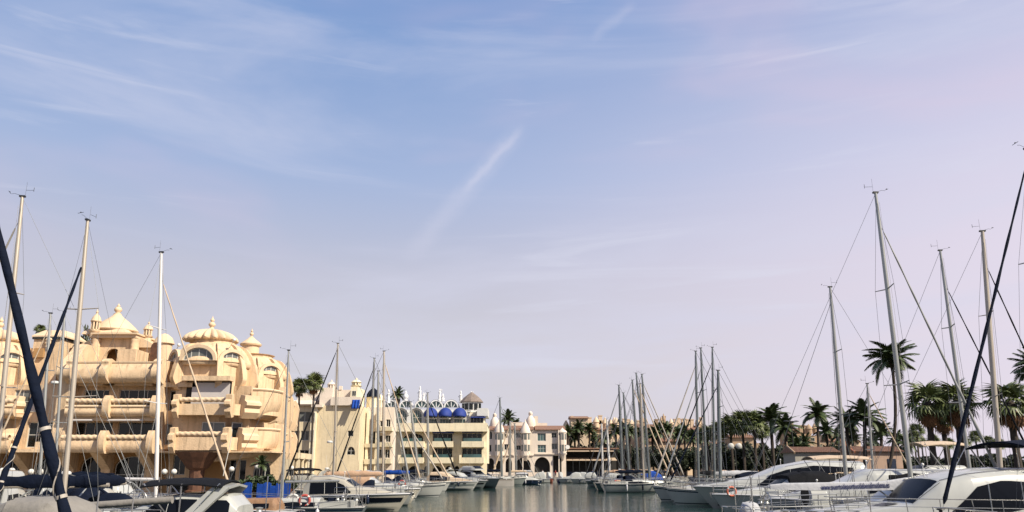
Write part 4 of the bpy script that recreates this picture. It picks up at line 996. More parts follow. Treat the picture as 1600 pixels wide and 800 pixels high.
def ring(r, r2_, n=20, m_=8):
    rows = [[((r+r2_*math.cos(2*PI*j/m_))*math.cos(2*PI*i/n), r2_*math.sin(2*PI*j/m_), (r+r2_*math.cos(2*PI*j/m_))*math.sin(2*PI*i/n)) for j in range(m_)] for i in range(n+1)]
    return MB().grid(rows, True)
def canopy(parent, x0, x1, hw, z, m_, arc=.22, legs=None, name='bimini', lm='steel', tilt=0):
    rows = []
    for i in range(9):
        t_ = i/8; rows.append([(x0+(x1-x0)*t_, hw*(-1+2*j/10), z+tilt*(t_-.5)+arc*(1-((-1+2*j/10))**2)-.10*abs(2*t_-1)**3-.03*math.sin(PI*t_*3)**2) for j in range(11)])
    low = [[(x,y,z_-.05) for x,y,z_ in r_] for r_ in rows]
    b = MB(); b.grid(rows); b.grid(low); b.grid([rows[0],low[0]]); b.grid([rows[-1],low[-1]]); b.grid([[r_[0] for r_ in rows],[r_[0] for r_ in low]]); b.grid([[r_[-1] for r_ in rows],[r_[-1] for r_ in low]])
    o = b.build(name, m_, parent)
    if legs:
        lb = MB(); zb = legs
        for sy in (-1,1):
            xm = (x0+x1)/2
            if sy == -1: lb.tube([(xm,-hw*.96,zb),(xm,hw*.96,zb)], .02, 5)
            for xa in (x0+.1, xm, x1-.1): lb.tube([(xm+(xa-xm)*.25, sy*hw*.96, zb), (xa, sy*hw*.96, z+tilt*((xa-x0)/(x1-x0)-.5))], .028, 5)
        lb.build('canopy_frame', lm, o)
    return o
def sailcover(parent, x0, x1, z0_, z1_, r, m_, y=0, seed=0, name='sail_cover'):
    q = random.Random(seed); n = 22; rows = []; ph = q.uniform(0,6)
    for i in range(n+1):
        t_ = i/n; rr = r*(.45+.75*math.sin(PI*min(1,.12+t_*.80))**.6)*(1+.10*math.sin(t_*23+ph)); x = x0+(x1-x0)*t_
        z = z0_+(z1_-z0_)*t_+rr*.45
        rows.append([(x, y+rr*.62*math.cos(2*PI*j/10), z+rr*1.15*math.sin(2*PI*j/10)-(.0)) for j in range(10)])
    return MB().grid(rows, True).add(rows[0],[tuple(range(10))]).add(rows[-1],[tuple(range(10))]).build(name, m_, parent)
def moor(y, h):
    for s_ in (-1,1):
        x_, y_, z_ = h.pt(.97,1,s_); pts = [(x_+t_*3.2, y_+s_*t_*1.0, z_-(z_+.3)*t_**1.0-.25*math.sin(PI*t_)) for t_ in (0,.25,.5,.75,1)]
        MB().tube(pts, .011, 4).build('mooring_line', 'wire', y)
def clutter(y, h, zd, x0, x1, hw, seed, n):
    q = random.Random(seed)
    for k in range(n):
        x = q.uniform(x0, x1); yy = q.uniform(-hw, hw); r_ = q.random()
        if r_ < .3: ring(.16,.045,12,6).xf(Matrix.Translation((x,yy,zd+.05)) @ Matrix.Rotation(PI/2,4,'X')).build('rope_coil', q.choice(['wire_pale','navy','rubber']), y)
        elif r_ < .55: MB().lathe([(.16,0),(.12,.04),(.10,.12),(.15,.17),(.15,.2),(.02,.22)], (x,yy,zd+.28), 12).build('winch', 'alu', y)
        elif r_ < .75: MB().lathe([(.14,0),(.17,.28),(.16,.28),(.13,.02)], (x,yy,zd), 12).build('bucket', q.choice(['blue','red','canvas_black','orange']), y)
        else:
            b = Cabin([(x-.35,.16,.12,0),(x-.25,.24,.42,0),(x+.25,.24,.46,0),(x+.35,.16,.1,0)], 4).body(); b.v = [(a_, b_+yy, c_+zd) for a_, b_, c_ in b.v]; b.build('covered_bundle', q.choice(['blue','navy','canvas_white','tan','red','canvas_grey']), y)
    for s_ in (-1,1):
        if n: MB().tube([(x0, s_*hw*1.1, zd), (x0, s_*hw*1.1, zd+1.7)], .02, 5).build('stern_pole', 'steel', y)
def yacht(label, px, d, hd, L_=11, ptop=(0,0), fore='navy', cover='navy', hullm='gel', mastm='alu', stripe='gel_navy', spreaders=2, foref=.93, rf=.085, lod=1, mz=1.5, dodger='navy', group=None, back=True, cov=True, cm=None, mastr=.1, bimini=None, extra=None, Fb=1.45, J=None, radar=None, name='sailing_yacht', wr=None):
    a = R(hd); mx = L_*.07 if J is None else L_/2-.25-J
    xw_ = X(px, d, mz); ox, oy = xw_-mx*math.cos(a), d-mx*math.sin(a)
    y = thing(name, label, 'sailing boat', (ox, oy, 0), a, group)
    h = Hull(L_, L_*.31 if L_ > 9 else L_*.33, Fb, Fb*.76, L_*.10, 'sail', 26 if lod < 2 else 14)
    hu = h.hull().build('hull', hullm, y)
    h.band(.30,.345,off=.01).build('boot_stripe', 'antifoul', hu)
    if stripe: h.band(.86,.91,off=.01).build('cove_stripe', stripe, hu)
    h.rub(.03).build('toe_rail', 'alu' if lod < 2 else 'frame_white', hu)
    dk = h.deck().build('deck', 'deck', y)
    zd = Fb*.80
    cbn = Cabin([(-L_*.20,L_*.105,zd+.42,zd-.1),(-L_*.18,L_*.105,zd+.50,zd-.1),(L_*.02,L_*.10,zd+.47,zd-.1),(L_*.16,L_*.075,zd+.38,zd-.05),(L_*.25,L_*.045,zd+.18,zd)], 14)
    cb = cbn.body().build('coachroof', hullm if hullm in ('gel','gel_warm','gel_cream') else 'gel', y)
    for sd_ in (1,-1):
        cbn.panel([(-L_*.17,.93,.75),(-L_*.02,.93,.72),(L_*.10,.90,.78)], side=sd_, n=8).build('cabin_window', 'tint', cb)
    if lod < 2:
        MB().box(L_*.12,L_*.17,-.25,.25,zd+.36,zd+.46).build('hatch', 'tint', cb, False)
    # cockpit coamings, wheel
    for sy in (-1,1): MB().box(-L_*.43,-L_*.2,sy*L_*.10-.09,sy*L_*.10+.09,zd-.1,zd+.28).build('coaming', 'gel', y, False)
    if lod < 2:
        w_ = ring(.45,.02,16,5).xf(Matrix.Translation((-L_*.36,0,zd+.65)) @ Matrix.Rotation(PI/2,4,'Z')); w_.tube([(-L_*.36,0,zd-.1),(-L_*.36,0,zd+.65)], .06, 6)
        w_.build('steering_wheel', 'steel', y)
    # mast
    zt = Z(ptop[1], d); xt = X(ptop[0], d, zt); dx = xt-xw_
    lx, ly = dx*math.cos(a), -dx*math.sin(a)
    mb = Vector((mx,0,zd+.3)); mt_ = Vector((mx+lx, ly, zt)); at = lambda f: mb+(mt_-mb)*f
    dd = max(mastr*.93, d*.00145)
    ms = MB().tube([at(0),at(.5),at(.85),at(1)], [dd,dd,dd*.85,dd*.65], 14).build('mast', mastm, y)
    side = Vector((0,1,0)); wre = wr or max(.006, d*.00022); wm = 'wire'
    sps = [.38,.68] if spreaders == 2 else ([.5] if spreaders == 1 else [.28,.52,.75])
    tips = {}
    for s_ in (-1,1):
        for k, f in enumerate(sps):
            p = at(f); tp = p+side*s_*(L_*.085*(1-.22*k))+Vector((-.12,0,.06)); tips[(s_,k)] = tp
            MB().tube([p, tp], [.035 if d > 40 else .03, .02 if d < 40 else .028], 5).build('spreader', mastm, ms)
        chain = h.pt(h.X2t(mx-.1), 1, s_, -.12)
        pts = [chain]+[tips[(s_,k)] for k in range(len(sps))]+[at(.99)]
        MB().tube(pts, wre, 4, False).build('shroud', wm, y, False)
        MB().tube([chain, at(sps[0]-.01)], wre, 4, False).build('shroud', wm, y, False)
    # mast head gear
    g = MB(); t0 = at(1); g.box(t0.x-dd*1.2,t0.x+dd*1.2,t0.y-.06,t0.y+.06,t0.z,t0.z+.07)
    k_ = .5 if d < 60 else .7
    g.tube([t0+Vector((0,0,.05)), t0+Vector((.3,0,.14)), t0+Vector((.42,0,.12))], .014*k_, 4).tube([t0+Vector((.5,-.12,.16)),t0+Vector((.5,.12,.2))], .02*k_, 4).sphere(t0+Vector((.5,0,.2)),.05*k_,6,4)
    g.tube([t0+Vector((-.1,0,.0)), t0+Vector((-.1,0,.65))], .009*k_, 4).tube([t0+Vector((-.1,.02,.3)),t0+Vector((-.42,.06,.3))], .014*k_, 4).tube([t0+Vector((-.42,.06,.24)),t0+Vector((-.42,.06,.42))], .02*k_, 4)
    g.build('masthead_gear', 'iron', ms)
    # forestay and furled sail
    bowp = Vector(h.pt(1,1,1)); bowp = Vector((bowp.x-.12, 0, bowp.z+.1)); ft = at(foref)
    MB().tube([bowp, ft], wre*1.3, 4, False).build('forestay', wm, y, False)
    if fore:
        n = 26 if lod else 70; rows = []; rr0 = max(rf, d*.0010); kt = 24/n; A_ = bowp+(ft-bowp)*.05; B2 = bowp+(ft-bowp)*.96; dirn = (B2-A_).normalized(); u_ = dirn.cross(Vector((0,1,0))).normalized(); v_ = dirn.cross(u_)
        for i in range(n+1):
            t_ = i/n; rr = rr0*(1.12-.62*t_)*(1+.05*math.sin(i*kt*1.7+px)) if 0 < i < n else rr0*.35; tw = i*kt
            c_ = A_+(B2-A_)*t_; rows.append([c_+u_*rr*(1+.13*math.cos(2*(2*PI*j/16-tw)))*math.cos(2*PI*j/16)+v_*rr*math.sin(2*PI*j/16)*(1+.13*math.cos(2*(2*PI*j/16-tw))) for j in range(16)])
        MB().grid(rows, True).build('furled_headsail', fore, y)
        if lod == 0 and rf > .07:
            for f_ in (.12,.235):
                c_ = bowp+(ft-bowp)*f_; MB().tube([c_-dirn*.03, c_+dirn*.03], rr0*1.16, 14).build('sail_tie', 'wire_pale', y)
            rp = [bowp+(ft-bowp)*(.02+.20*i/30)+u_*rr0*1.2*math.cos(i*.42)+v_*rr0*1.2*math.sin(i*.42) for i in range(31)]
            MB().tube(rp, .012, 5).build('furling_rope', 'wire_pale', y)
        if lod < 2: MB().lathe([(.10,0),(.12,.03),(.05,.05),(.05,.12),(.12,.14),(.1,.17)], tuple(bowp+(ft-bowp)*.025), 10).build('furler_drum', 'iron', y)
    if back:
        st_ = Vector((-L_/2+.1, 0, Fb*.76)); MB().tube([st_+Vector((0,.35,0)), st_+(at(1)-st_)*.25, at(1)], wre, 4, False).tube([st_+Vector((0,-.35,0)), st_+(at(1)-st_)*.25], wre, 4, False).build('backstay', wm, y, False)
        MB().tube([at(.97)+Vector((.12,0,0)), at(.5)+Vector((.2,0,0)), at(.02)+Vector((.25,0,0))], wre*.7, 4, False).build('halyard', 'wire_pale', y, False)
    zb = zd+1.0+(.35 if lod < 2 else .2)
    bl = L_*.38
    bm = MB().tube([(mx-.12,0,zb),(mx-bl,0,zb+.05)], .075 if lod < 1 else .085, 8).build('boom', cm or mastm, y)
    if cov: sailcover(y, mx-.05, mx-bl+.1, zb+.08, zb+.08, .19 if L_ > 10 else .16, cover, seed=int(px))
    MB().tube([(mx-.15,0,zd+.35),(mx-bl*.35,0,zb)], .03, 5, False).build('vang', 'alu', y, False)
    if lod < 2:
        rails(y, h, .10, .80, .58, 1.6, .012 if d < 40 else .016, close=False)
        pb = MB(); x_, y_, z_ = h.pt(.86,1,1); xb, yb2, zb2 = h.pt(.975,1,1)
        for s_ in (-1,1):
            pb.tube([(x_,s_*y_*.95,z_-.02),(x_,s_*y_*.95,z_+.6),(xb,s_*(yb2+.12),zb2+.62),(xb+.15,0,zb2+.62)], .017 if d < 45 else .022, 5); pb.tube([(xb,s_*(yb2),zb2-.02),(xb,s_*(yb2+.12),zb2+.62)], .017, 5); pb.tube([(x_,s_*y_*.95,z_+.3),(xb,s_*(yb2+.06),zb2+.32)], .012, 4)
        pb.build('pulpit', 'steel', y)
        pp = MB(); x_, y_, z_ = h.pt(.09,1,1); xb, yb2, zb2 = h.pt(.005,1,1)
        for s_ in (-1,1): pp.tube([(x_,s_*y_*.95,z_-.02),(x_,s_*y_*.95,z_+.6),(xb+.08,s_*yb2*.9,zb2+.62),(xb+.08,s_*yb2*.25,zb2+.62)], .017, 5).tube([(xb+.08,s_*yb2*.9,zb2-.02),(xb+.08,s_*yb2*.9,zb2+.62)], .017, 5)
        pp.tube([(xb+.08,-yb2*.9,zb2+.02),(xb+.08,yb2*.9,zb2+.02)], .015, 5)
        pp.build('pushpit', 'steel', y)
    if dodger:
        x0_ = -L_*.20; rows = []
        for i in range(5):
            t_ = i/4; xx_ = x0_+L_*.10*(t_)**1; hh = (.0,.45,.62,.66,.60)[4-i] if i < 5 else 0
            hh = [.60,.66,.60,.40,.02][i]; rows.append([(xx_, L_*.10*(-1+2*j/8), zd+.38+hh*(1-abs(-1+2*j/8)**4)) for j in range(9)])
        o = MB().grid(rows).build('sprayhood', dodger, y); o.modifiers.new('s','SOLIDIFY').thickness = .02
    if bimini: canopy(y, -L_*.47, -L_*.25, L_*.12, zd+1.55, bimini, legs=zd+.1)
    if radar:
        p = at(radar); q = p+Vector((.0,-.0,0)); MB().lathe([(.22,-.09),(.28,-.05),(.28,.05),(.2,.11),(.02,.13)], tuple(q+Vector((.38,0,0))), 16).tube([p, q+Vector((.38,0,-.06))], .04, 5).build('radar_dome', 'radar', ms)
    if lod < 2:
        for i, t_ in enumerate((.3,.5,.66)):
            for s_ in (-1,1):
                x_, y_, z_ = h.pt(t_,1,s_,.13); MB().lathe([(.02,-.95),(.1,-.85),(.12,-.6),(.12,-.35),(.1,-.15),(.02,-.05)], (x_,y_,z_+.02), 8).tube([(x_,y_,z_-.05),(x_,y_-s_*.15,z_+.25)], .012, 4).build('fender', 'fender' if i != 1 else 'navy', y)
    clutter(y, h, zd, -L_*.44, -L_*.22, L_*.08, int(px*7+d), 5 if lod == 0 else (3 if lod == 1 else 0)); (moor(y, h) if d < 50 else None)
    return y, h, at
def outboard(parent, x, y_, z, m_='iron', cover=True):
    b = MB().lathe([(.02,.62),(.18,.60),(.24,.45),(.24,.2),(.18,.0),(.1,-.05)], (x-.12,y_,z), 12, sx=1.2)
    o = b.build('outboard_cowl', m_, parent); MB().box(x-.16,x-.04,y_-.05,y_+.05,z-.7,z).box(x-.3,x+.05,y_-.02,y_+.02,z-.55,z-.5).build('outboard_leg', 'iron', o, False); return o
def cruiser(label, px, d, hd, L_=9, hullm='gel', stripe='tint', sf=(.62,.80), cab=None, wins_=(), Fb=1.35, Fs=1.0, canvas=None, arch=True, fly=None, bim=None, rail=True, ports=3, group=None, anchor=0.0, roofm='gel', name='motor_cruiser', cat='motorboat', screen=True, B_=None, screenx=None, arm='gel', cm='canvas', railstep=.95, rr_=.018, flip=False):
    a = R(hd); cx = X(px, d, 1.2)
    y = thing(name, label, cat, (cx-anchor*math.cos(a), d-anchor*math.sin(a), 0), a, group)
    h = Hull(L_, B_ or L_*.31, Fb, Fs, L_*.13, 'motor', 28)
    hu = h.hull().build('hull', hullm, y)
    h.band(.30,.335,0,.95,off=.012).build('boot_stripe', 'antifoul', hu)
    if stripe: h.band(sf[0],sf[1],.02,.97,off=.012,taper=.45).build('hull_stripe', stripe, hu)
    h.rub(.04).build('rubbing_strake', 'fender', hu)
    h.deck(-.02).build('deck', 'gel' if hullm != 'gel' else 'gel', y)
    zd = Fb
    st = cab or [(-L_*.36,.40,.62,-.35),(-L_*.30,.41,1.30,-.3),(-L_*.14,.41,1.36,-.25),(-L_*.02,.40,1.10,-.2),(L_*.07,.36,.52,-.12),(L_*.24,.26,.34,-.08),(L_*.40,.08,.05,-.08)]
    st = [(x, f*h.B, zd+t_, zd+b_) for x, f, t_, b_ in st]
    c = Cabin(st); cb = c.body().build('cabin', roofm, y)
    for w_ in wins_:
        prof = [(x*L_, lo, hi) for x, lo, hi in w_]
        for sd_ in (1,-1): c.panel(prof, side=sd_).build('cabin_window', 'tint', cb)
    if screenx: c.front(screenx[0]*L_, screenx[1]*L_, .52).build('windscreen', 'tint', cb)
    if d < 80 and not canvas:
        xa_, xb2 = st[0][0], st[-1][0]; xr = [p for p in st if p[2]-p[3] > 1.2]
        if len(xr) > 1:
            x0r, x1r = min(p[0] for p in xr), max(p[0] for p in xr)
            for s_ in (1,-1):
                pr = [c.pt(x0r+(x1r-x0r)*i/8, s_*.47, .07) for i in range(9)]; MB().tube(pr, .016, 5).build('roof_handrail', 'steel', cb)
            xm_ = (x0r+x1r)/2; MB().add([c.pt(xm_+a_, b_, .045) for a_, b_ in ((-.45,-.2),(.45,-.2),(.45,.2),(-.45,.2))], [(0,1,2,3)]).build('roof_hatch', 'tint', cb, False)
            MB().tube([c.pt(x1r-.3, -.1, .02), tuple(Vector(c.pt(x1r-.3, -.1, .02))+Vector((0,0,.4)))], .02, 5).sphere(tuple(Vector(c.pt(x1r-.3,-.1,.02))+Vector((0,0,.42))), .06, 8, 5).build('anchor_light', 'radar', cb)
        xf_ = L_*.33; MB().add([c.pt(xf_+a_, b_, .03) for a_, b_ in ((-.28,-.25),(.28,-.25),(.28,.25),(-.28,.25))], [(0,1,2,3)]).build('deck_hatch', 'tint', cb, False)
        for w_ in wins_:
            (x0w,l0,h0), (x1w,l1,h1) = w_[0], w_[-1]
            if x1w-x0w > .2:
                for f_ in (.36,.66):
                    xw2 = (x0w+(x1w-x0w)*f_)*L_; lo, hi = interp([(x*L_, a_, b_) for x, a_, b_ in w_], xw2)
                    for s_ in (1,-1): MB().tube([c.pt(xw2+.05, s_*lo, .035), c.pt(xw2-.05, s_*hi, .035)], .022, 4).build('window_pillar', 'gel', cb)
    if rail: rails(y, h, .42, .985, .55, railstep, max(rr_, d*.00030), 'bow_rail')
    if ports:
        for i in range(ports):
            t_ = .60+.10*i
            for s_ in (-1,1):
                p = Vector(h.pt(t_, .82, s_, .02)); p2 = Vector(h.pt(t_+.02, .82, s_, .02)); dv = (p2-p).normalized(); rows = []
                pts = [p+dv*(.26*math.cos(2*PI*k/14))+Vector((0,0,.09*math.sin(2*PI*k/14))) for k in range(14)]
                MB().add(pts, [tuple(range(14))]).build('porthole', 'tint', hu, False)
    if arch:
        xa = -L_*.30; w_ = h.B*.42; b = MB()
        for (xs, k) in ((0,1),):
            pth = [(xa+1.5,-w_,zd-.1),(xa+.55,-w_*.96,zd+.85),(xa+.05,-w_*.9,zd+1.35),(xa+.0,0,zd+1.45),(xa+.05,w_*.9,zd+1.35),(xa+.55,w_*.96,zd+.85),(xa+1.5,w_,zd-.1)] if flip else [(xa-.5,-w_,zd-.1),(xa-.05,-w_*.96,zd+1.2),(xa+.25,-w_*.8,zd+1.62),(xa+.3,0,zd+1.72),(xa+.25,w_*.8,zd+1.62),(xa-.05,w_*.96,zd+1.2),(xa-.5,w_,zd-.1)]
            rows = []
            for (x,y_,z) in pth: rows.append([(x-.28,y_,z-.05),(x+.28,y_,z+.02),(x+.26,y_*.94,z-.07),(x-.26,y_*.94,z-.13)])
            b.grid(rows, True).add(rows[0],[(0,1,2,3)]).add(rows[-1],[(0,1,2,3)])
        ao = b.build('radar_arch', arm, y, True, 25); (MB().lathe([(.2,0),(.26,.05),(.26,.14),(.18,.2),(.02,.22)], (xa+.3,0,zd+1.72), 14).build('radar_dome', 'radar', ao) if not flip else None)
        MB().tube([(xa+.2,w_*.5,zd+1.7),(xa+.0,w_*.5,zd+3.2)], .015, 4).build('antenna', 'frame_white', ao)
    if canvas:
        c2 = Cabin([(-L_*.47,.40*h.B,zd+.15,zd-.15),(-L_*.40,.45*h.B,zd+1.0,zd-.1),(-L_*.28,.455*h.B,zd+1.52,zd-.1),(-L_*.12,.455*h.B,zd+1.52,zd-.1),(-L_*.01,.44*h.B,zd+1.26,zd-.1),(L_*.0,.3*h.B,zd+.5,zd-.1)], 12)
        cv = c2.body(); q = random.Random(int(px)); cv.v = [(x+q.uniform(-.03,.03), y_+q.uniform(-.03,.03), z+q.uniform(-.035,.035)) for x,y_,z in cv.v]; cv.build('cockpit_cover', canvas, y)
    if fly:
        zf = zd+1.30; cf = Cabin([(-L_*.30,.34*h.B,zf+.35,zf-.1),(-L_*.27,.36*h.B,zf+.62,zf-.1),(-L_*.05,.35*h.B,zf+.60,zf-.1),(L_*.04,.30*h.B,zf+.12,zf-.1)], 10)
        fo_ = cf.body().build('flybridge', 'gel', y)
        cf.front(-L_*.05, L_*.03, .6).build('windscreen', 'tint', fo_)
        if fly != 1: canopy(fo_, -L_*.30, -L_*.02, .36*h.B, zf+1.9, fly, legs=zf+.4)
        MB().box(-L_*.46,-L_*.28,-.36*h.B,.36*h.B,zf-.02,zf+.06).build('aft_overhang', 'gel', y, False)
        for s_ in (-1,1): MB().tube([(-L_*.45,s_*.34*h.B,zd-.1),(-L_*.45,s_*.34*h.B,zf)], .035, 6).build('post', 'steel', y)
    if bim: canopy(y, bim[0]*L_, bim[1]*L_, h.B*.42, zd+bim[2], bim[3], legs=zd+.2)
    for i, t_ in enumerate((.25,.5,.7)):
        for s_ in (-1,1):
            x_, y_, z_ = h.pt(t_,1,s_,.14); MB().lathe([(.02,-.75),(.1,-.68),(.12,-.5),(.12,-.3),(.1,-.12),(.02,-.05)], (x_,y_,z_+.02), 8).tube([(x_,y_,z_-.05),(x_,y_-s_*.12,z_+.2)], .012, 4).build('fender', 'fender' if i % 2 else 'gel_navy', y)
    # anchor, cleats on the foredeck
    x_, y_, z_ = h.pt(.99,1,1); MB().box(x_-.35,x_+.22,-.05,.05,z_+.02,z_+.09).tube([(x_+.2,0,z_+.05),(x_+.12,0,z_-.3)], .035, 5).build('anchor', 'steel', y, False)
    if name != 'x': clutter(y, h, zd, -L_*.47, -L_*.38, h.B*.30, int(px*5+d), 3 if d < 90 else 0); (moor(y, h) if d < 50 else None)
    return y, h
def life_ring(x, y, z, rz, label, m_='orange', r=.30):
    o = thing('life_ring', label, 'life ring', (x, y, z), rz, 'life rings hung on boat rails')
    ring(r, .075).build('ring', m_, o)
    for k in range(4):
        b = ring(r, .079, 20, 8); 
        rows = [[((r+.08*math.cos(2*PI*j/8))*math.cos(q), .08*math.sin(2*PI*j/8), (r+.08*math.cos(2*PI*j/8))*math.sin(q)) for j in range(8)] for q in (PI/4+k*PI/2-.16, PI/4+k*PI/2, PI/4+k*PI/2+.16)]
        MB().grid(rows, True).build('band', 'frame_white', o)
    return o

# --- left side, near
YW = dict
yacht('near yacht whose thick navy furled headsail slants across the left edge', -175, 13.6, -4, 11.5, (-72,60), fore='navy', rf=.082, lod=0, mz=1.6, foref=.985, J=3.2, dodger='navy', mastr=.1, wr=.006)
yacht('yacht with pale mast at far left edge, navy stay running off the frame', -14, 30, 190, 10.5, (35,308), fore='canvas_grey', rf=.06, lod=0, mastm='alu_warm', J=3.6, cover='navy')
yacht('yacht with tall leaning pale mast and slim navy furled sail crossing the peach building', 97, 30, 266, 10.5, (137,345), fore='navy', rf=.085, lod=0, mastm='alu_warm', foref=.86, J=3.7, cover='navy')
yacht('yacht with bright white mast and tan furled headsail before the dome bay', 243, 37, -8, 11, (252,395), fore='beige', rf=.05, lod=0, mastm='mast_white', foref=.90, J=3.7, cov=False, cm='mast_white', Fb=1.65)
yacht('yacht with grey mast beside the pavilion, left of the radar mast', 60, 48, 184, 10, (79,490), fore='beige', rf=.06, lod=1, mastm='alu', J=3.6, cover='navy')
yacht('yacht whose grey mast carries a white radar dome in front of the peach building', 84, 54, 176, 11, (101,488), fore=None, lod=1, mastm='alu', cover='navy', radar=.60)
yacht('small yacht with grey green hull and white transom, thin mast at the peach building corner', 441, 47, 184, 8.6, (451,548), fore=None, lod=0, mastm='alu', hullm='gel_grey', cov=False, dodger=None, mastr=.06, Fb=1.3)
cruiser('white sports cruiser with black windscreen and top, navy covers and a slanting white arch', 243, 31, 181, 9.5, flip=True, wins_=[[(-.33,.95,.60),(-.05,.95,.60),(.04,.9,.8)]], screenx=(-.03,.06), Fb=1.2, bim=(-.30,.02,1.42,'canvas_black'), cab=[(-3.4,.40,.62,-.35),(-3.0,.41,1.05,-.3),(-1.3,.41,1.10,-.25),(-.2,.40,.9,-.2),(.7,.36,.45,-.12),(2.3,.26,.3,-.08),(3.8,.08,.05,-.08)])
cruiser('small white flybridge boat with stepped mouldings at bottom left corner', 6, 36, 100, 8, fly=1, wins_=[[(-.30,.85,.66),(-.04,.85,.66)]], Fb=1.2)
cruiser('boat under a grey beige canvas cover at the bottom left corner', -10, 21, 172, 7.0, canvas='canvas_grey', Fb=.95, Fs=.8, rail=False, arch=False, ports=0, stripe=None, hullm='gel_grey')
cruiser('low wooden roofed launch with varnished deck beside the blue fence', 375, 43, 178, 6.5, hullm='gel_navy', roofm='teak', stripe=None, arch=False, ports=0, rail=False, Fb=1.1, Fs=.95, cab=[(-2.2,.38,.25,-.2),(-2.0,.40,.55,-.2),(.9,.38,.5,-.2),(1.1,.34,.2,-.2)], wins_=[[(-.28,.85,.7),(.12,.85,.7)]])
cruiser('white motorboat with navy cover moored behind the white masted yacht', 165, 44, 8, 8.5, canvas='navy', Fb=1.1, wins_=[[(-.2,.85,.7),(.0,.85,.72)]])
cruiser('open white motorboat stern on to the arcade, left of the white mast', 190, 50, -20, 7.5, arch=False, Fb=1.1, stripe='blue', bim=(-.35,-.05,1.3,'canvas_white'))
# --- left row further out, bows to the basin
cruiser('sleek cream cruiser with black hull band and smoked windscreen pointing right', 548, 62, -9, 9.6, hullm='gel_cream', stripe='tint', sf=(.58,.90), wins_=[[(-.30,.93,.64),(-.12,.93,.62),(-.02,.92,.70),(.04,.9,.84)]], screenx=(-.01,.065), ports=0, Fb=1.3, arch=False, roofm='gel_cream')
cruiser('motorboat entirely under a tan canvas cockpit cover behind the black banded cruiser', 582, 75, -5, 9.2, hullm='gel_cream', canvas='tan', arch=False, Fb=1.35, stripe='tint', wins_=[[(-.1,.9,.7),(.05,.9,.8)]])
cruiser('white motorboat with tan canopy just above the black banded cruiser stern', 545, 84, 0, 9, canvas='tan', arch=True, Fb=1.3, stripe='blue')
cruiser('white cruiser with black bimini beside the two thin palms', 498, 86, -10, 8.5, arch=False, bim=(-.40,-.02,1.7,'canvas_black'), Fb=1.3)
yacht('yacht with thick warm grey mast and small radar before the blank cream wall', 520, 70, 188, 11.5, (528,537), fore='canvas_black', rf=.08, lod=1, mastm='alu_warm', cover='tan', radar=.31, J=4.2, foref=.97)
yacht('white yacht with dark slanting headsail, left mast of the close trio', 578, 92, 190, 11, (585,560), fore='canvas_black', rf=.06, lod=1, mastm='alu', cover='navy', J=4)
yacht('white yacht with slim grey mast, middle of the close trio', 590, 98, 2, 10, (591,580), fore=None, lod=1, mastm='alu', cover='navy')
yacht('white yacht with tallest warm mast of the close trio and pale furled sail', 598, 82, -6, 11, (600,549), fore='beige', rf=.06, lod=1, mastm='alu_warm', cover='canvas_white', J=4)
yacht('yacht with plumb bow and pale furled sail leaning before the left blue awning bay', 640, 92, -4, 10.5, (616,625), fore='wire_pale', rf=.07, lod=1, cover='blue', J=4.0, back=False)
yacht('white yacht with slim mast and pale headsail before the fan windows', 655, 108, -3, 10.5, (641,628), fore='beige', rf=.07, lod=1, cover='navy', J=4.1)
yacht('white yacht with dark mast in front of the first blue dome awning', 669, 124, -4, 11, (668,614), fore='canvas_black', rf=.06, lod=1, mastm='alu', cover='navy', J=4.6)
cruiser('small white cruiser with beige top in front of the ground floor arches', 702, 118, -12, 9, roofm='beige', arch=False, wins_=[[(-.3,.9,.66),(.0,.9,.7)]], Fb=1.3, stripe='gel_grey', hullm='gel')
cruiser('white motorboat with hull sides shaded grey left of the flybridge cruiser', 723, 128, -25, 9, hullm='gel_grey', wins_=[[(-.3,.9,.66),(.0,.9,.7)]], Fb=1.3)
cruiser('white flybridge cruiser with dark windscreen at the corner of the yellow building', 747, 132, -48, 11, fly=1, wins_=[[(-.30,.9,.62),(-.04,.9,.62)]], screenx=(-.03,.06), Fb=1.6, Fs=1.3, stripe=None, ports=2, hullm='gel_grey')
yacht('yacht with thin green tinted mast before the ogee bay houses', 784, 152, -3, 11, (781,622), fore=None, mastm='alu_blue', lod=1, cover='navy', hullm='gel_grey')
yacht('little white yacht moored before the arcade, left of the orange hull', 797, 160, 184, 9, (797,658), fore='beige', rf=.06, lod=2, cover='beige', cov=True)
yacht('little white yacht moored before the arcade beside the ogee turret', 807, 166, 184, 9, (804,662), fore='beige', rf=.06, lod=2, cover='canvas_white')
cruiser('dark hulled low motorboat with white edge at the end of the row', 822, 158, -6, 6.5, hullm='gel_navy', arch=False, rail=False, ports=0, Fb=.9, Fs=.8, stripe=None, bim=(-.3,.05,1.2,'canvas_white'))
# --- centre, far quay
for (lb, px, d, m_, L_, hd) in (('small white boat moored at the far quay left of the orange boat', 838, 176, 'gel', 6, 180), ('bright orange small boat at the far quay', 859, 178, 'orange', 3.6, -70), ('blue small boat standing by the cafe quay', 877, 178, 'blue', 4.0, -80), ('white open boat at the cafe quay, right of the blue boat', 893, 174, 'gel', 6, 178), ('white open boat under the long awnings', 915, 170, 'gel', 6.5, 176), ('dark low boat under the cafe awnings', 903, 178, 'gel_navy', 6, 170)):
    cruiser(lb, px, d, hd, L_, hullm=m_, arch=False, rail=False, ports=0, Fb=.95, Fs=.8, stripe=None, name='small_boat')
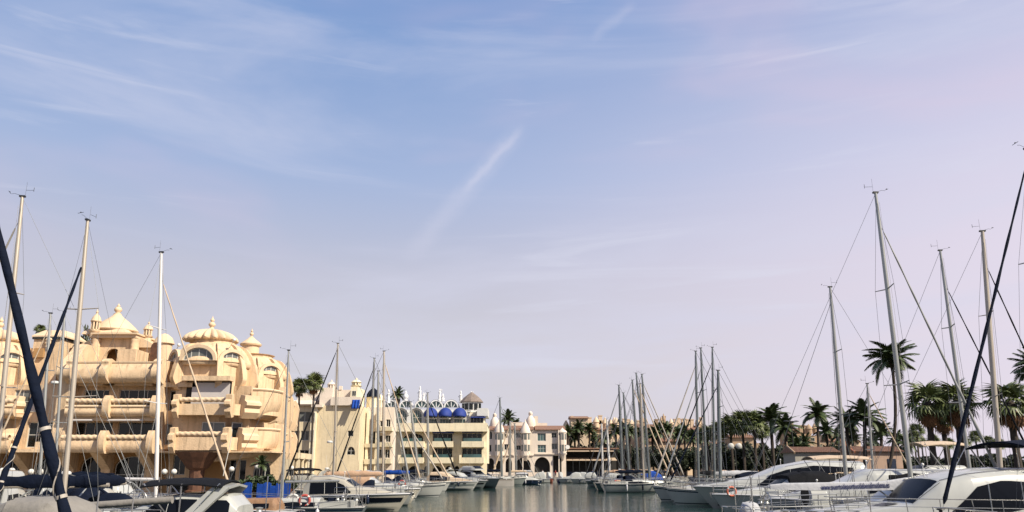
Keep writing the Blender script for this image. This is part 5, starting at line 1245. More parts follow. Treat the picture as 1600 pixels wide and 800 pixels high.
# --- centre right group of yachts (bows left)
yacht('grey green hulled yacht pointing left, leftmost mast of the centre group', 973, 121, 180, 11.5, (967,602), fore='alu', rf=.05, hullm='gel_teal', mastm='alu_blue', lod=1, cover='tan')
yacht('grey hulled yacht pointing left with bow nearest the cafe awnings', 984, 134, 181, 11, (974,614), fore=None, hullm='gel_teal', mastm='alu_blue', lod=1, cover='beige', back=True)
yacht('yacht with slim blue grey mast, third from left of the centre group', 998, 116, 2, 11.5, (988,594), fore='beige', rf=.05, mastm='alu_blue', lod=1, cover='tan', hullm='gel_teal')
yacht('yacht with thick warm grey mast in the middle of the centre group', 1006, 108, 4, 10.5, (1000,600), fore='beige', rf=.05, mastm='alu_warm', mastr=.16, lod=1, cover='navy', J=4.4)
yacht('yacht with the tallest mast of the centre group and navy boom cover', 1015, 112, 2, 12, (1003,585), fore='wire_pale', rf=.05, mastm='alu_blue', lod=1, cover='navy', J=5)
yacht('yacht with slender mast behind the centre group', 1010, 140, 180, 11, (994,583), fore=None, mastm='alu_blue', lod=2, cover='navy')
yacht('small yacht with short white mast beside the cafe awning', 942, 150, 180, 8, (940,662), fore=None, mastm='mast_white', lod=2, cover='beige')
yacht('small yacht with short white mast, right of its twin by the cafe', 953, 146, 182, 8, (948,655), fore=None, mastm='mast_white', lod=2, cover='canvas_white')
cruiser('white motorboat with blue cockpit cover among the centre yachts', 1000, 126, 178, 8, canvas='blue', Fb=1.2, arch=False, hullm='gel_teal')
cruiser('low white motorboat with open cockpit at the left of the centre row', 950, 138, 182, 8, Fb=1.1, arch=True, hullm='gel_grey')
# --- tall mast group
yacht('white yacht with pale furled headsail, leftmost mast of the tall right group', 1092, 80, 186, 12, (1087,549), fore='wire_pale', rf=.09, mastm='alu_blue', lod=1, cover='canvas_black', J=4.6, foref=.90, mastr=.13)
yacht('white yacht with two pale slanting stays, second mast of the tall right group', 1105, 83, 187, 12, (1095,544), fore='alu', rf=.08, mastm='alu_blue', lod=1, cover='tan', J=4.6, foref=.86)
yacht('yacht with blue grey mast and dark headsail, third of the tall right group', 1117, 76, 184, 12, (1113,543), fore='canvas_black', rf=.07, mastm='alu_blue', lod=1, cover='canvas_white', J=4.8, foref=.90)
yacht('yacht with shorter thick mast and dark headsail, rightmost of the tall right group', 1126, 72, 186, 11, (1122,579), fore='navy', rf=.06, mastm='alu_blue', lod=1, cover='canvas_white', J=4.8, foref=.88, mastr=.17)
# --- right side
sal = [(-.40*16,.40,.8,-.3),(-.36*16,.42,2.0,-.3),(-.10*16,.42,2.05,-.25),(.04*16,.40,1.65,-.2),(.17*16,.34,.85,-.15),(.30*16,.24,.45,-.1),(.44*16,.06,.05,-.1)]
cruiser('large white motor yacht with long white roof and sweeping black side window', 1232, 66, 181, 16, cab=sal, wins_=[[(-.30,.80,.64),(-.05,.86,.60),(.12,.92,.62),(.19,.93,.85)]], Fb=1.75, Fs=1.5, stripe=None, arch=False, ports=0, rail=True, railstep=1.5)
cruiser('white sports boat with blue tinted hull top and life rings on its rail', 1150, 72, 184, 10, stripe='gel_navy', wins_=[[(-.3,.92,.66),(.02,.9,.72)]], screenx=(-.01,.06), Fb=1.35, arch=False, canvas='navy')
cruiser('white cruiser with dark windscreen and oval porthole pointing left, nearest the open water', 1222, 56, 186, 10.2, stripe=None, wins_=[[(-.3,.92,.66),(.0,.9,.72)]], screenx=(-.02,.06), ports=2, Fb=1.45, Fs=1.15, arch=False, canvas='canvas_black', hullm='gel')
yacht('white yacht with mast in front of the grey hut and beige cockpit awning', 1325, 47, 176, 11.5, (1297,449), fore=None, rf=.06, mastm='alu', lod=0, cover='canvas_black', cm='mast_white', mastr=.12)
y1, h1, at1 = yacht('yacht with tallest right mast whose long pale boom cover bears a web address', 1430, 31, 2, 11.5, (1368,302), fore='alu', rf=.055, mastm='alu', lod=0, cover='canvas_white', cov=False, J=3.9, foref=.90, dodger=None)
yacht('white yacht with leaning mast second from the right edge', 1522, 41, -4, 11, (1469,392), fore='canvas_black', rf=.05, mastm='alu', lod=0, cover='canvas_black', J=3.8, foref=.86)
yacht('yacht with thick mast nearest the right edge, among the fan palms', 1567, 37, -6, 11, (1535,362), fore='canvas_black', rf=.05, mastm='alu_warm', lod=0, cover='navy', J=3.9, foref=.88, mastr=.13)
yacht('near yacht beyond the right edge whose navy furled headsail slants down to its pulpit', 1648, 25, 196, 11, (1605,234), fore='navy', rf=.06, lod=0, J=4.3, foref=.975, cover='navy')
yacht('small yacht with slim mast under the tall curved palm', 1366, 60, 0, 9, (1355,600), fore='beige', rf=.05, lod=1, cover='beige', J=3.4)
sal2 = [(-.40*12,.40,.8,-.3),(-.36*12,.40,1.55,-.3),(.02*12,.38,1.55,-.2),(.14*12,.33,.9,-.15),(.30*12,.22,.5,-.1),(.42*12,.06,.05,-.1)]
cruiser('white motor yacht with plain white cabin side and one slot window behind the lettered boom', 1362, 44, 181, 12, cab=sal2, wins_=[[(-.06,.86,.80),(.06,.86,.80)]], Fb=1.6, Fs=1.4, arch=False, stripe='gel_grey', ports=0)
cruiser('flybridge motorboat under a peach canvas bimini left of the near navy headsail', 1432, 50, 183, 10.5, fly='beige', wins_=[[(-.30,.9,.64),(.0,.9,.64)]], Fb=1.45, Fs=1.2, arch=False, stripe='gel_navy')
near = [(-.42*13,.38,.7,-.3),(-.36*13,.41,1.60,-.3),(.02*13,.41,1.62,-.25),(.13*13,.40,1.48,-.2),(.21*13,.37,1.22,-.15),(.295*13,.31,.35,-.1),(.42*13,.12,.08,-.1)]
cruiser('big white cruiser filling the bottom right corner with angular black side windows', 1556, 30, 185, 13, cab=near, wins_=[[(-.12,.76,.71),(-.04,.86,.66),(.05,.92,.64),(.12,.94,.68),(.20,.96,.90)],[(-.34,.93,.68),(-.24,.93,.66),(-.16,.84,.74)]], screenx=(.212,.29), Fb=1.6, Fs=1.35, arch=False, stripe=None, ports=3, bim=(-.36,-.03,2.45,'navy'))
yb_, hb_ = cruiser('small open boat with steel rails and a pale covered outboard at its left end', 1276, 41, 2, 6.6, arch=False, Fb=1.15, Fs=.95, stripe=None, ports=0, cab=[(-.5,.25,.6,-.3),(-.4,.28,1.0,-.3),(.4,.28,1.0,-.3),(.7,.22,.3,-.3)], name='small_boat')
cv = MB().lathe([(.30,-.6),(.38,-.3),(.40,0),(.33,.25),(.24,.36),(.05,.40)], (-3.45,0,1.12), 14, sx=1.35); qq = random.Random(4)
cv.v = [(x+qq.uniform(-.04,.04), y+qq.uniform(-.04,.04), z+qq.uniform(-.04,.04)) for x,y,z in cv.v]; cv.build('outboard_cover', 'canvas_white', yb_)
MB().lathe([(.01,-.03),(.2,-.03),(.22,0),(.2,.03),(.01,.03)], (0,0,0), 18, sy=2.4).xf(Matrix.Translation((-.75,-.5,1.85)) @ Matrix.Rotation(PI/2,4,'X') @ Matrix.Rotation(0,4,'Z')).build('black_oval', 'canvas_black', yb_)  # flat black oval, its purpose left open
rails(yb_, hb_, .03, .6, .8, .8, .022, close=False)
cruiser('white day boat with folded black windscreen between the open boat and the lettered boom', 1300, 50, 183, 8.5, Fb=1.2, Fs=1.0, arch=False, wins_=[[(-.28,.9,.66),(.0,.9,.7)]], stripe='gel_grey', bim=None)
cruiser('white boat with blue striped hull below the lettered boom', 1385, 37, 178, 8.5, Fb=1.2, Fs=1.0, arch=False, wins_=[[(-.28,.9,.66),(.0,.9,.7)]], canvas='navy', stripe='blue')
cruiser('beige topped day boat moored in front of the grey hut', 1205, 92, 182, 8.5, Fb=1.3, roofm='beige', arch=False, wins_=[[(-.3,.9,.64),(.0,.9,.66)]], bim=(-.40,0,1.9,'beige'))
cruiser('white motorboat with wide beige awning before the tiled grey hut', 1287, 58, 180, 9.5, Fb=1.3, canvas='canvas_black', bim=(-.34,.10,2.6,'beige'), arch=False)
# lettered boom cover of the tall right yacht
zb = 1.45*.80+1.35
mx = 11.5/2-.25-3.9
cvr = Cabin([(mx-5.6,.05,zb+.06,zb-.12),(mx-5.0,.13,zb+.12,zb-.14),(mx-1.2,.14,zb+.18,zb-.16),(mx-.1,.11,zb+.34,zb-.1)], 16)
co = cvr.body().build('sail_cover', 'canvas_white', y1)
fc = bpy.data.curves.new('t', 'FONT'); fc.body = 'www.puertodeportivodebenalmadena.es'; fc.size = .30; fc.extrude = .005; fc.offset = .003; fc.align_x = 'CENTER'; fc.align_y = 'CENTER'
fo = bpy.data.objects.new('t', fc); me = bpy.data.meshes.new_from_object(fo); bpy.data.objects.remove(fo)
me.materials.clear(); me.materials.append(M['text_navy'])
wv = max(v.co.x for v in me.vertices)-min(v.co.x for v in me.vertices); kx = 2.7/wv
for v in me.vertices:
    x = v.co.x*kx; v.co = Vector((x, -.148-v.co.z, v.co.y))
tx = link('lettering', me, co, (mx-2.3, .0, zb+.0), 0)
tx.rotation_euler = (0, R(-2.0), 0)
# horizontal spar crossing the bottom left, lashed on deck of the white masted boat
sp_o = MB().tube([(X(98,24,2), 24, Z(793,24)), (X(268,24,2), 24, Z(781,24))], .11, 10).build('spare_spar', 'canvas_grey', None); tag(sp_o, 'long grey spar lying level across the bottom left', 'spar')
for (px, py, d, lb) in ((476,782,46.3,'red life ring on the stern rail beside the black banded cruiser'),(458,781,46.5,'white life ring on the stern rail left of the red ring'),(628,756,90,'pink life ring on the yacht bow by the tan covered boat'),(1130,766,68,'orange life ring on the blue topped sports boat, left of two'),(1143,768,54.5,'larger orange life ring on the rail of the near white cruiser')):
    o = life_ring(X(px,d,Z(py,d)), d, Z(py,d), 0, lb, 'frame_white' if 'white life ring' in lb else ('orange' if 'orange' in lb else 'red'), .29 if d < 60 else .36)
# ------------------------------------------------------------------ palms, trees, bushes
def feather(seed, droop, name='frond', n=30, m_='leaf'):
    q = random.Random(seed); b = MB(); pts = []
    for i in range(n+1):
        s_ = i/n; pts.append(Vector((s_*(1-.12*droop*s_), 0, .16*math.sin(PI*s_*.6)-droop*s_**2.2*.55)))
    b.tube([tuple(p) for p in pts[::5]], [.016-.013*i/6 for i in range(len(pts[::5]))], 4)
    for i in range(3, n+1):
        s_ = i/n; p = pts[i]; t_ = (pts[i]-pts[i-1]).normalized(); ln = (.30*math.sin(PI*min(1, s_*.92+.08))**.6+.03)*q.uniform(.85,1.1)
        for sd_ in (1,-1):
            dr = Vector((t_.x*.72, sd_*.72, t_.z*.72-.24-q.uniform(0,.16))).normalized(); w_ = t_*.021
            tip = p+dr*ln; mid = p+dr*ln*.5+Vector((0,0,.012))
            b.add([p-w_, p+w_, mid+w_*1.1, tip, mid-w_*1.1], [(0,1,2,3,4)])
    return b.mesh(name, m_, False)
def fan(seed, name='frond', m_='leaf_fan', dead=False):
    q = random.Random(seed); b = MB(); b.tube([(0,0,0),(.3,0,.03),(.50,0,0)], [.012,.01,.008], 4)
    n = 15
    for k in range(n):
        a = R(-118+236*k/(n-1)); ln = (.56-.10*abs(k-(n-1)/2)/((n-1)/2))*q.uniform(.9,1.08); dr = Vector((math.cos(a), math.sin(a), -.10)); o_ = Vector((.48,0,0)); pr = Vector((-math.sin(a), math.cos(a), 0))
        m1 = o_+dr*ln*.55; tip = o_+dr*ln+Vector((0,0,-.16-q.uniform(0,.12) if not dead else -.2)); b.add([o_, m1-pr*.042, tip, m1+pr*.042+Vector((0,0,.02))], [(0,1,2,3)])
    return b.mesh(name, m_, False)
FE = [feather(1,.35), feather(2,.8), feather(3,1.3)]; FF = [fan(5), fan(6)]; FD = [fan(8,'dead_frond','leaf_dead',True)]; FED = [feather(9,1.5,'dead_frond',18,'leaf_dead')]
def merged(kind, seed, n=38):
    q = random.Random(seed); b = MB()
    for k in range(n):
        el, az = fr_angles(k, n, q, kind); src = q.choice(FE if kind == 'date' else FF)
        Mx = Matrix.Rotation(az,4,'Z') @ Matrix.Rotation(-el,4,'Y') @ Matrix.Rotation(q.uniform(-.4,.4),4,'X') @ Matrix.Scale(q.uniform(.85,1.1),4)
        b.add([Mx @ v.co for v in src.vertices], [tuple(p.vertices) for p in src.polygons])
    me = bpy.data.meshes.new('crown'); me.from_pydata(b.v, [], b.f); me.materials.append(M['leaf' if kind == 'date' else 'leaf_fan']); return me
def fr_angles(k, n, q, kind):
    u = (k+.5)/n; el = (84-(106 if kind == 'date' else 118)*u**.9)+q.uniform(-8,8); return R(el), k*2.39996+q.uniform(-.2,.2)
CR = {('date',0): merged('date',11,30), ('date',1): merged('date',12,30), ('fan',0): merged('fan',13,32), ('fan',1): merged('fan',14,32)}
pq = random.Random(21)
def palm(kind, label, px, d, pyc, Rm, tr=.2, basepx=None, sep=True, n=40, skirt=0, group=None, curve=0, zbase=GZ, bulge=1.0):
    zc = Z(pyc, d); xc = X(px, d, zc); xb = X(basepx if basepx else px, d, 1)
    if not basepx: xb = xc+pq.uniform(-.25,.25)
    o = thing('palm_tree', label, 'palm tree', (xb, d, zbase), 0, group)
    hh = zc-zbase; dx = xc-xb; pts = []; rs = []; m_ = 18 if sep else 8
    for i in range(m_+1):
        t_ = i/m_; pts.append((dx*t_+curve*math.sin(PI*t_)*(1 if t_ < .98 else 1), 0, hh*t_)); rs.append(tr*(1.25 if i == 0 else 1.0-.18*t_)*(1+(.05 if i % 2 else -.04))*(bulge if t_ > .93 else 1))
    MB().tube(pts, rs, 9 if sep else 6).build('trunk', 'trunk', o)
    if sep:
        if kind == 'fan' or bulge > 1: MB().lathe([(tr*.9,-.9),(tr*1.3,-.5),(tr*1.6,-.1),(tr*1.0,.3),(.02,.5)], (dx,0,hh), 10).build('crown_base', 'trunk', o)
        for k in range(n):
            el, az = fr_angles(k, n, pq, kind); f = link('frond', pq.choice(FE if kind == 'date' else FF), o, (dx,0,hh+.05)); f.rotation_mode = 'XYZ'; f.rotation_euler = (pq.uniform(-.35,.35), -el, az); s_ = Rm*pq.uniform(.9,1.25); f.scale = (s_,s_,s_)
        for k in range(skirt):
            el, az = R(pq.uniform(-76,-38)), k*2.4; f = link('dead_frond', FD[0] if kind == 'fan' else FED[0], o, (dx,0,hh-.2-pq.uniform(0,.5))); f.rotation_euler = (pq.uniform(-.5,.5), -el, az); s_ = Rm*pq.uniform(.65,.9); f.scale = (s_,s_,s_)
    else:
        c_ = link('crown', CR[(kind, pq.randint(0,1))], o, (dx,0,hh), pq.uniform(0,6)); s_ = Rm*pq.uniform(.92,1.1); c_.scale = (s_,s_,s_*pq.uniform(.9,1.1))
    return o
palm('date', 'tall single date palm with curved dark trunk rising above all others', 1393, 92, 564, 2.9, .2, 1383, n=38, skirt=0, curve=.8, bulge=1.3)
palm('date', 'broad date palm standing left of the double street lamp', 1204, 140, 656, 3.1, .32, n=32)
palm('date', 'lower date palm just right of the double street lamp', 1227, 130, 671, 2.7, .32, n=30)
palm('date', 'slender date palm above the grey hut roof', 1277, 112, 650, 2.35, .2, 1281, n=30, bulge=1.4)
palm('date', 'small date palm right of the slender one, low over the tiled roof', 1291, 128, 676, 1.9, .22, n=34)
palm('date', 'wide date palm directly behind the mast by the grey hut', 1322, 98, 661, 2.3, .26, n=32)
palm('date', 'date palm with straight dark trunk in front of the pink hut', 1351, 94, 655, 2.5, .25, 1352, n=32)
palm('date', 'low date palm behind the pink hut near the tall curved palm', 1377, 112, 676, 2.0, .25, 1378, n=34)
palm('fan', 'thick fan palm with brown dead skirt, left of the pair at right', 1449, 84, 632, 2.5, .36, n=27, skirt=26)
palm('fan', 'shorter fan palm between the two large skirted fan palms', 1472, 92, 652, 2.0, .32, n=24, skirt=20)
palm('fan', 'large fan palm with dead skirt behind the near navy headsail', 1494, 83, 631, 2.5, .36, n=27, skirt=26)
palm('fan', 'large fan palm at the far right beside the thick mast', 1577, 79, 632, 2.6, .38, n=27, skirt=24)
palm('date', 'palm mostly cut off by the right picture edge, high crown', 1619, 84, 575, 2.5, .24, 1625, n=44, bulge=1.3)
palm('fan', 'distant little fan palm seen between tall palm and skirted palms', 1432, 150, 676, 1.9, .2, sep=False)
palm('fan', 'slim dark washingtonia palm at the corner of the cream building, left of two', 468, 104, 606, 1.35, .15, 463, n=34, skirt=3)
palm('fan', 'slim dark washingtonia palm at the corner of the cream building, right of two', 491, 103, 601, 1.55, .16, 484, n=36, skirt=3)
palm('fan', 'palm crown peeping over the peach roof beside the left roof tower', 63, 92, 516, .9, .14, sep=False)
palm('date', 'palm crown showing behind the white roof statues', 622, 166, 618, 2.0, .3, sep=False)
palm('date', 'palm crown behind the ogee bay houses, above their tiled roof', 794, 206, 656, 2.8, .3, sep=False)
palm('date', 'smaller palm crown behind the ogee bay houses at right', 806, 210, 664, 2.2, .3, sep=False)
for i, (px, pc, d, r_) in enumerate(((1122,676,150,2.4),(1141,668,148,2.9),(1160,664,144,2.9),(1178,662,140,2.7),(1104,680,152,2.2),(1190,676,150,2.3))):
    palm('fan', ['fan palm nearest the rightmost tall mast','fan palm above the two round lamp drums','fan palm at the centre of the clump right of the drums','largest fan palm on the right of the clump','low fan palm partly behind the rightmost tall mast','small fan palm against the broad date palm'][i], px, d, pc, r_, .28, sep=False, group='fan palms in the clump right of the tall masts')
ORD = 'leftmost second third fourth fifth sixth seventh eighth ninth tenth eleventh twelfth thirteenth fourteenth fifteenth sixteenth seventeenth eighteenth nineteenth'.split()
def nth(i, what): return (ORD[i] + (' ' if i == 0 else ' ')) + what.replace('%', '' if i == 0 else 'from the left ')
for i, px in enumerate((886,896,906,918,930,941,962,975,986,1000,1016,1030,1044,1058,1070,1083,1096)):
    palm('date', nth(i, 'short palm %in the row before the distant cream houses'), px+pq.uniform(-3,3), 198+pq.uniform(-6,12), 678+pq.uniform(-8,10), pq.uniform(2.3,3.2), .3, sep=False, group='short palms before the distant cream houses')
for i, (px, pc) in enumerate(((1238,690),(1258,694),(1310,684),(1332,686),(1364,690),(1402,688),(1416,694),(1246,700))):
    palm('date', ['low palm left of the slender palm behind the grey hut','low palm between the grey hut ridge and the dark trees','low palm over the gap between the two harbour huts','low palm over the left end of the pink hut','low palm above the middle of the pink hut roof','low palm right of the tall curved palm trunk','low palm at the right end of the hut greenery','lowest palm half hidden behind the grey hut'][i], px, 124+pq.uniform(0,14), pc, 1.9, .25, sep=False, group='low palms behind the harbour huts')
for i, px in enumerate((1428,1440,1458,1482,1508,1524,1545,1560,1590)):
    palm('fan', nth(i, 'tiny distant palm %beyond the right hand masts'), px, 260+pq.uniform(0,40), 690+pq.uniform(-6,6), 2.6, .35, sep=False, group='tiny distant palms at right')
def tree_mesh(seed, name='crown', n=1500, m_='tree_leaf', sz=.16):
    q = random.Random(seed); b = MB(); cl = [(Vector((q.uniform(-.65,.65), q.uniform(-.65,.65), q.uniform(-.45,.6))), q.uniform(.22,.42)) for _ in range(16)]
    for _ in range(n):
        c_, r_ = q.choice(cl); v = Vector((q.gauss(0,1), q.gauss(0,1), q.gauss(0,1))).normalized()*r_*q.uniform(.6,1.08); p = c_+v
        a = Vector((q.gauss(0,1),q.gauss(0,1),q.gauss(0,.6))).normalized()*sz*q.uniform(.5,1); c2 = a.cross(Vector((q.gauss(0,1),q.gauss(0,1),q.gauss(0,1)))).normalized()*sz*q.uniform(.3,.6)
        b.add([p-a, p+c2, p+a, p-c2], [(0,1,2,3)])
    me = bpy.data.meshes.new(name); me.from_pydata(b.v, [], b.f); me.materials.append(M[m_]); return me
TM = [tree_mesh(31), tree_mesh(32), tree_mesh(33)]
def trunk_mesh():
    b = MB(); b.tube([(0,0,0),(.02,0,.3),(.0,.02,.6)], [.09,.06,.04], 7)
    for k in range(5): a = k*1.26; b.tube([(0,0,.35+.04*k),(.25*math.cos(a),.25*math.sin(a),.7),(.5*math.cos(a),.5*math.sin(a),.95)], [.04,.025,.01], 5)
    return b.mesh('trunk', 'trunk')
TT = trunk_mesh()
def tree(label, px, d, pyt, rw, group=None, me=None, name='broadleaf_tree', cat='tree', zb=GZ):
    zt = Z(pyt, d); h = zt-zb; o = thing(name, label, cat, (X(px,d,3), d, zb), pq.uniform(0,6), group)
    t_ = link('trunk', TT, o); t_.scale = (rw*.9, rw*.9, h*.72)
    c_ = link('crown', me or pq.choice(TM), o, (0,0,h*.56)); c_.scale = (rw, rw, h*.46); return o
for i, px in enumerate(range(1036,1110,12)): tree(nth(i, 'dark broadleaf tree %behind the tall mast group'), px+pq.uniform(-3,3), 186+pq.uniform(-8,10), 702+pq.uniform(-7,6), pq.uniform(2.8,3.8), 'dark trees behind the moored yachts')
for i, px in enumerate(range(1112,1236,12)): tree(nth(i, 'dark tree %behind the fan palm clump and date palms'), px+pq.uniform(-3,3), 158+pq.uniform(-6,8), 698+pq.uniform(-9,8), pq.uniform(2.5,3.4), 'dark trees behind the moored yachts')
for i, px in enumerate(range(1246,1420,12)): tree(nth(i, 'dark tree %in the row behind the harbour huts'), px+pq.uniform(-3,3), 124+pq.uniform(-4,10), 698+pq.uniform(-9,8), pq.uniform(2.2,3.0), 'dark trees behind the harbour huts')
for i, px in enumerate((886,899,912,928,946,962,978,992,1008,1022)): tree(nth(i, 'low dark tree %among the short palms over the cafe'), px, 212, 694+pq.uniform(-6,6), pq.uniform(3,4), 'low dark trees over the cafe')
tree('dark conifer like tree behind the peach roof beside the pavilion', 107, 88, 511, 1.3)
for i, px in enumerate(range(1426,1600,16)): tree(nth(i, 'small distant tree %on the far right shore'), px, 240, 712+pq.uniform(-4,5), 4.0, 'distant trees at the right')
tag(MB().prism([(60,300),(1500,300),(1500,2300),(-1500,2300),(-1500,320)], GZ, GZ+.02).build('far_land', 'earth', None, False), kind='structure')

# ------------------------------------------------------------------ quay furniture
def globe_lamp(px, py, d, label, twin=0):
    z = Z(py, d); x = X(px, d, z); o = thing('street_lamp', label, 'lamp post', (x, d, GZ)); h = z-GZ
    b = MB().lathe([(.14,0),(.12,.1),(.06,.2),(.05,.8),(.035,h-(.5 if twin else .2))], (0,0,0), 8)
    xs = (-twin/2, twin/2) if twin else (0,)
    if twin: b.tube([(-twin/2,0,h-.2),(-twin/2,0,h-.35),(0,0,h-.55),(twin/2,0,h-.35),(twin/2,0,h-.2)], .03, 6).tube([(0,0,h-.6),(0,0,h-.1)], .035, 6)
    b.build('post', 'iron', o)
    for q in xs: MB().sphere((q,0,h), .21, 14, 9).build('lamp_globe', 'lamp_globe', o)
globe_lamp(264.5,737,60,'twin globe lamp just right of the white mast', .72)
globe_lamp(56,737,60,'twin globe lamp under the left arches', .72)
globe_lamp(11,736,52,'twin globe lamp at the far left edge', .62)
globe_lamp(362,733,63,'single globe lamp beside the brown flared column')
globe_lamp(402,729,63,'single globe lamp among the plants near the arcade end')
globe_lamp(456,731,80,'single globe lamp before the cream building, left of the palms')
globe_lamp(473,733,90,'small globe lamp between the two slim palms')
o = thing('street_lamp', 'tall street lamp with two flat heads between the date palms', 'lamp post', (X(1238,118,8), 118, GZ)); zl = Z(658,118)-GZ
MB().tube([(0,0,0),(0,0,zl)], [.1,.06], 8).tube([(-.55,0,zl),(.55,0,zl)], .04, 6).build('post', 'iron', o)
for s_ in (-1,1): MB().lathe([(.1,-.1),(.45,-.06),(.45,.0),(.2,.08),(.02,.1)], (s_*.75,0,zl), 12, sy=.6).build('lamp_head', 'iron', o)
o = thing('street_lamp', 'post with two round white lamp drums in front of the fan palm clump', 'lamp post', (X(1149,100,5), 100, GZ+.0)); zl = Z(697,100)-GZ
MB().tube([(0,0,-1),(0,0,zl)], .06, 8).tube([(-.5,0,zl-.1),(.5,0,zl-.1)], .04, 6).build('post', 'iron', o)
for s_ in (-1,1):
    hd_ = MB().lathe([(.25,-.2),(.36,-.12),(.38,.12),(.3,.2),(.02,.22)], (0,0,0), 14).xf(Matrix.Translation((s_*.5,0,zl)) @ Matrix.Rotation(R(100),4,'X')).build('lamp_drum', 'frame_white', o)
o = thing('blue_fence', 'bright blue panel fence along the quay below the shell balconies', 'fence', (X(405,57.4,1.5), 57.4, GZ))
xa, xb_ = X(362,57.4,1.5), X(452,57.4,1.5); n = 9
for i in range(n):
    a = xa+(xb_-xa)*i/n-X(405,57.4,1.5); w_ = (xb_-xa)/n; hh = .95+.12*((i*7) % 3)
    if i in (3,): continue
    MB().box(a+.05, a+w_-.05, -.03+.01*(i%2), .03, .08, hh).build('panel', 'blue', o, False)
for i in range(n+1):
    a = xa+(xb_-xa)*i/n-X(405,57.4,1.5); MB().box(a-.04,a+.04,-.05,.05,0,1.12).build('post', 'blue', o, False)
bush_m = [tree_mesh(41,'foliage',700,'bush_leaf',.2), tree_mesh(42,'foliage',700,'bush_leaf',.2)]
for i, (px, d, py, rw, lb) in enumerate(((372,60,752,.55,'small round bush in a pot by the brown column'),(384,60,748,.7,'bush in a brown planter behind the blue fence'),(396,61,744,.8,'taller dark bush beside the single globe lamp'),(410,61,742,1.0,'largest dark bush behind the blue fence'),(424,62,750,.8,'low dense bush right of the largest one'),(440,63,752,.8,'low bush under the cream canopy slab'),(455,66,750,.8,'bush by the right end of the blue fence'))):
    o = thing('potted_bush', lb, 'plant', (X(px,d,2), d, GZ)); z = Z(py,d)-GZ
    MB().lathe([(rw*.35,0),(rw*.5,.5),(rw*.55,.55),(rw*.5,.55)], (0,0,0), 12).build('pot', 'planter' if i % 2 else 'terracotta', o)
    c_ = link('foliage', bush_m[i % 2], o, (0,0,(.5+z)/2)); c_.scale = (rw, rw, max((z-.35)*.62,.3))
palm('date', 'little potted palm rising above the bushes near the arcade end', 409, 61.5, 727, .8, .08, n=20)
o = thing('satellite_dish', 'white satellite dish at the right corner of the pink terrace', 'satellite dish', (X(887,184,7), 184, Z(699,184)))
MB().lathe([(.02,0),(.3,.04),(.5,.14),(.52,.17)], (0,0,0), 18).xf(Matrix.Rotation(R(70),4,'X')).build('dish', 'frame_white', o); MB().tube([(0,0,-.1),(0,.6,-.9),(0,1.9,-1.0)], .06, 6).build('bracket', 'iron', o)
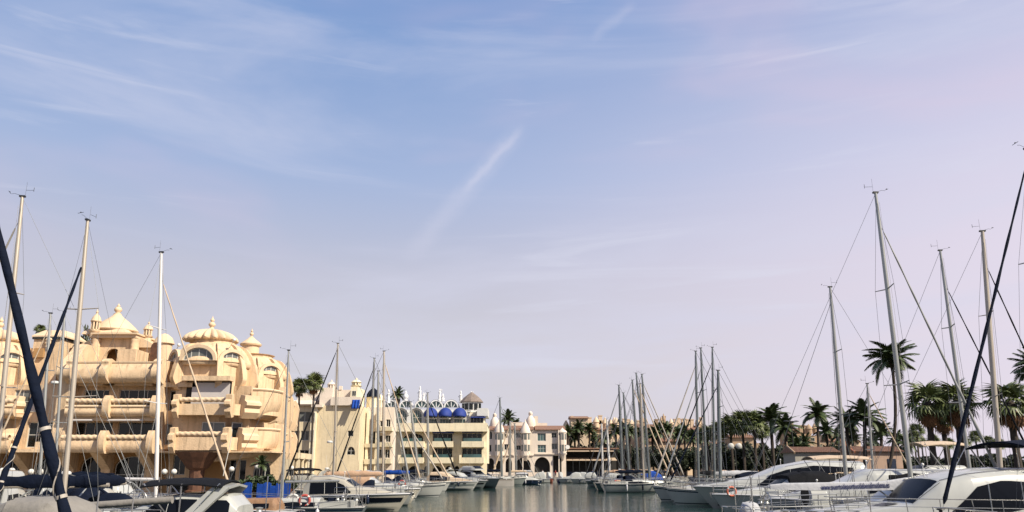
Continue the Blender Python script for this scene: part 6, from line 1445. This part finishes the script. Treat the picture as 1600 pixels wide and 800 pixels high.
# people
def person(label, px, d, zfeet, shirt, trou='trouser', rz=0, hat=None, step=.12, armup=0):
    x = X(px, d, zfeet+.9); o = thing('person', label, 'person', (x, d, zfeet), rz)
    J = {'pel':(0,0,.93,.155),'wai':(0,0,1.08,.135),'che':(0,0,1.30,.165),'shc':(0,0,1.42,.12),'nk':(0,0,1.50,.06),'hd0':(0,-.01,1.58,.085),'hd1':(0,-.01,1.68,.095),'hd2':(0,0,1.75,.05),
         'hl':(-.1,0,.88,.10),'kl':(-.11,-step*.6,.48,.065),'al':(-.11,step*.2-step,.09,.045),'tl':(-.12,-step-.12,.04,.04),
         'hr':(.1,0,.88,.10),'kr':(.11,-.02,.48,.065),'ar':(.11,step,.09,.045),'tr':(.12,step-.16,.04,.04),
         'sl':(-.19,0,1.40,.065),'el':(-.25,.02,1.12,.045),'wl':(-.26,-.08,.88,.032),'fl':(-.26,-.10,.78,.028),
         'sr':(.19,0,1.40,.065),'er':(.25,.02,1.12+armup*.2,.045),'wr':(.26,-.12,.90+armup*.5,.032),'fr':(.26,-.15,.81+armup*.6,.028)}
    E = [('pel','wai'),('wai','che'),('che','shc'),('shc','nk'),('nk','hd0'),('hd0','hd1'),('hd1','hd2'),('pel','hl'),('hl','kl'),('kl','al'),('al','tl'),('pel','hr'),('hr','kr'),('kr','ar'),('ar','tr'),('shc','sl'),('sl','el'),('el','wl'),('wl','fl'),('shc','sr'),('sr','er'),('er','wr'),('wr','fr')]
    ks = list(J); me = bpy.data.meshes.new('body'); me.from_pydata([J[k][:3] for k in ks], [(ks.index(a), ks.index(b_)) for a, b_ in E], [])
    ob = link('body', me, o); sk = ob.modifiers.new('skin', 'SKIN'); sv = me.skin_vertices[0].data if me.skin_vertices else None
    if sv is None:
        b = bmesh.new(); b.from_mesh(me); b.verts.layers.skin.verify(); b.to_mesh(me); b.free(); sv = me.skin_vertices[0].data
    for i, k in enumerate(ks): sv[i].radius = (J[k][3], J[k][3]*.8); sv[i].use_root = (k == 'pel')
    ss = ob.modifiers.new('sub', 'SUBSURF'); ss.levels = ss.render_levels = 1
    dg = bpy.context.evaluated_depsgraph_get(); m2 = bpy.data.meshes.new_from_object(ob.evaluated_get(dg)); ob.modifiers.clear(); ob.data = m2
    m2.materials.clear()
    for k in ('skin', shirt, trou, 'hair'): m2.materials.append(M[k])
    for p in m2.polygons:
        c_ = p.center; p.use_smooth = True
        p.material_index = 0 if (c_.z > 1.49 or (abs(c_.x) > .2 and c_.z < 1.18)) else (1 if c_.z > .95 else 2)
        if c_.z < .1: p.material_index = 3
    MB().sphere((0,.015,1.70), .108, 10, 6).build('hat' if hat else 'hair', hat or 'hair', o)
    return o
person('person in white shirt and pale hat walking before the yellow building arches', 683, 142.5, GZ+.01, 'shirt_white', hat='frame_white', rz=1.2)
person('person in a red top on the quay by the close trio of masts', 605, 118.5, GZ+.01, 'shirt_red', rz=.6)
person('person in blue standing beside the person in the red top', 602, 117, GZ+.01, 'shirt_blue', rz=-.5)
person('person in dark trousers and white shirt under the large right arch of the terrace', 848, 184.2, GZ+.01, 'shirt_white', rz=.3)
person('person in red shirt near the orange boat at the far quay', 868, 184.0, GZ+.01, 'shirt_red', rz=2.2)
person('person in blue shirt strolling past the cafe awnings', 926, 186.3, GZ+.01, 'shirt_blue', rz=-1.4)
# pontoons between the berths
for (x0, x1, y0, y1) in ((-60,-26,40.2,42.0),(-22,-15.5,88.2,89.8),(22,70,62.0,63.8),(30,60,97,99),(16,46,131,133)):
    MB().box(x0,x1,y0,y1,.25,.55).build('pontoon', 'pontoon_wood', None, False); tag(bpy.context.scene.objects[-1] if False else C.objects[-1], kind='structure')
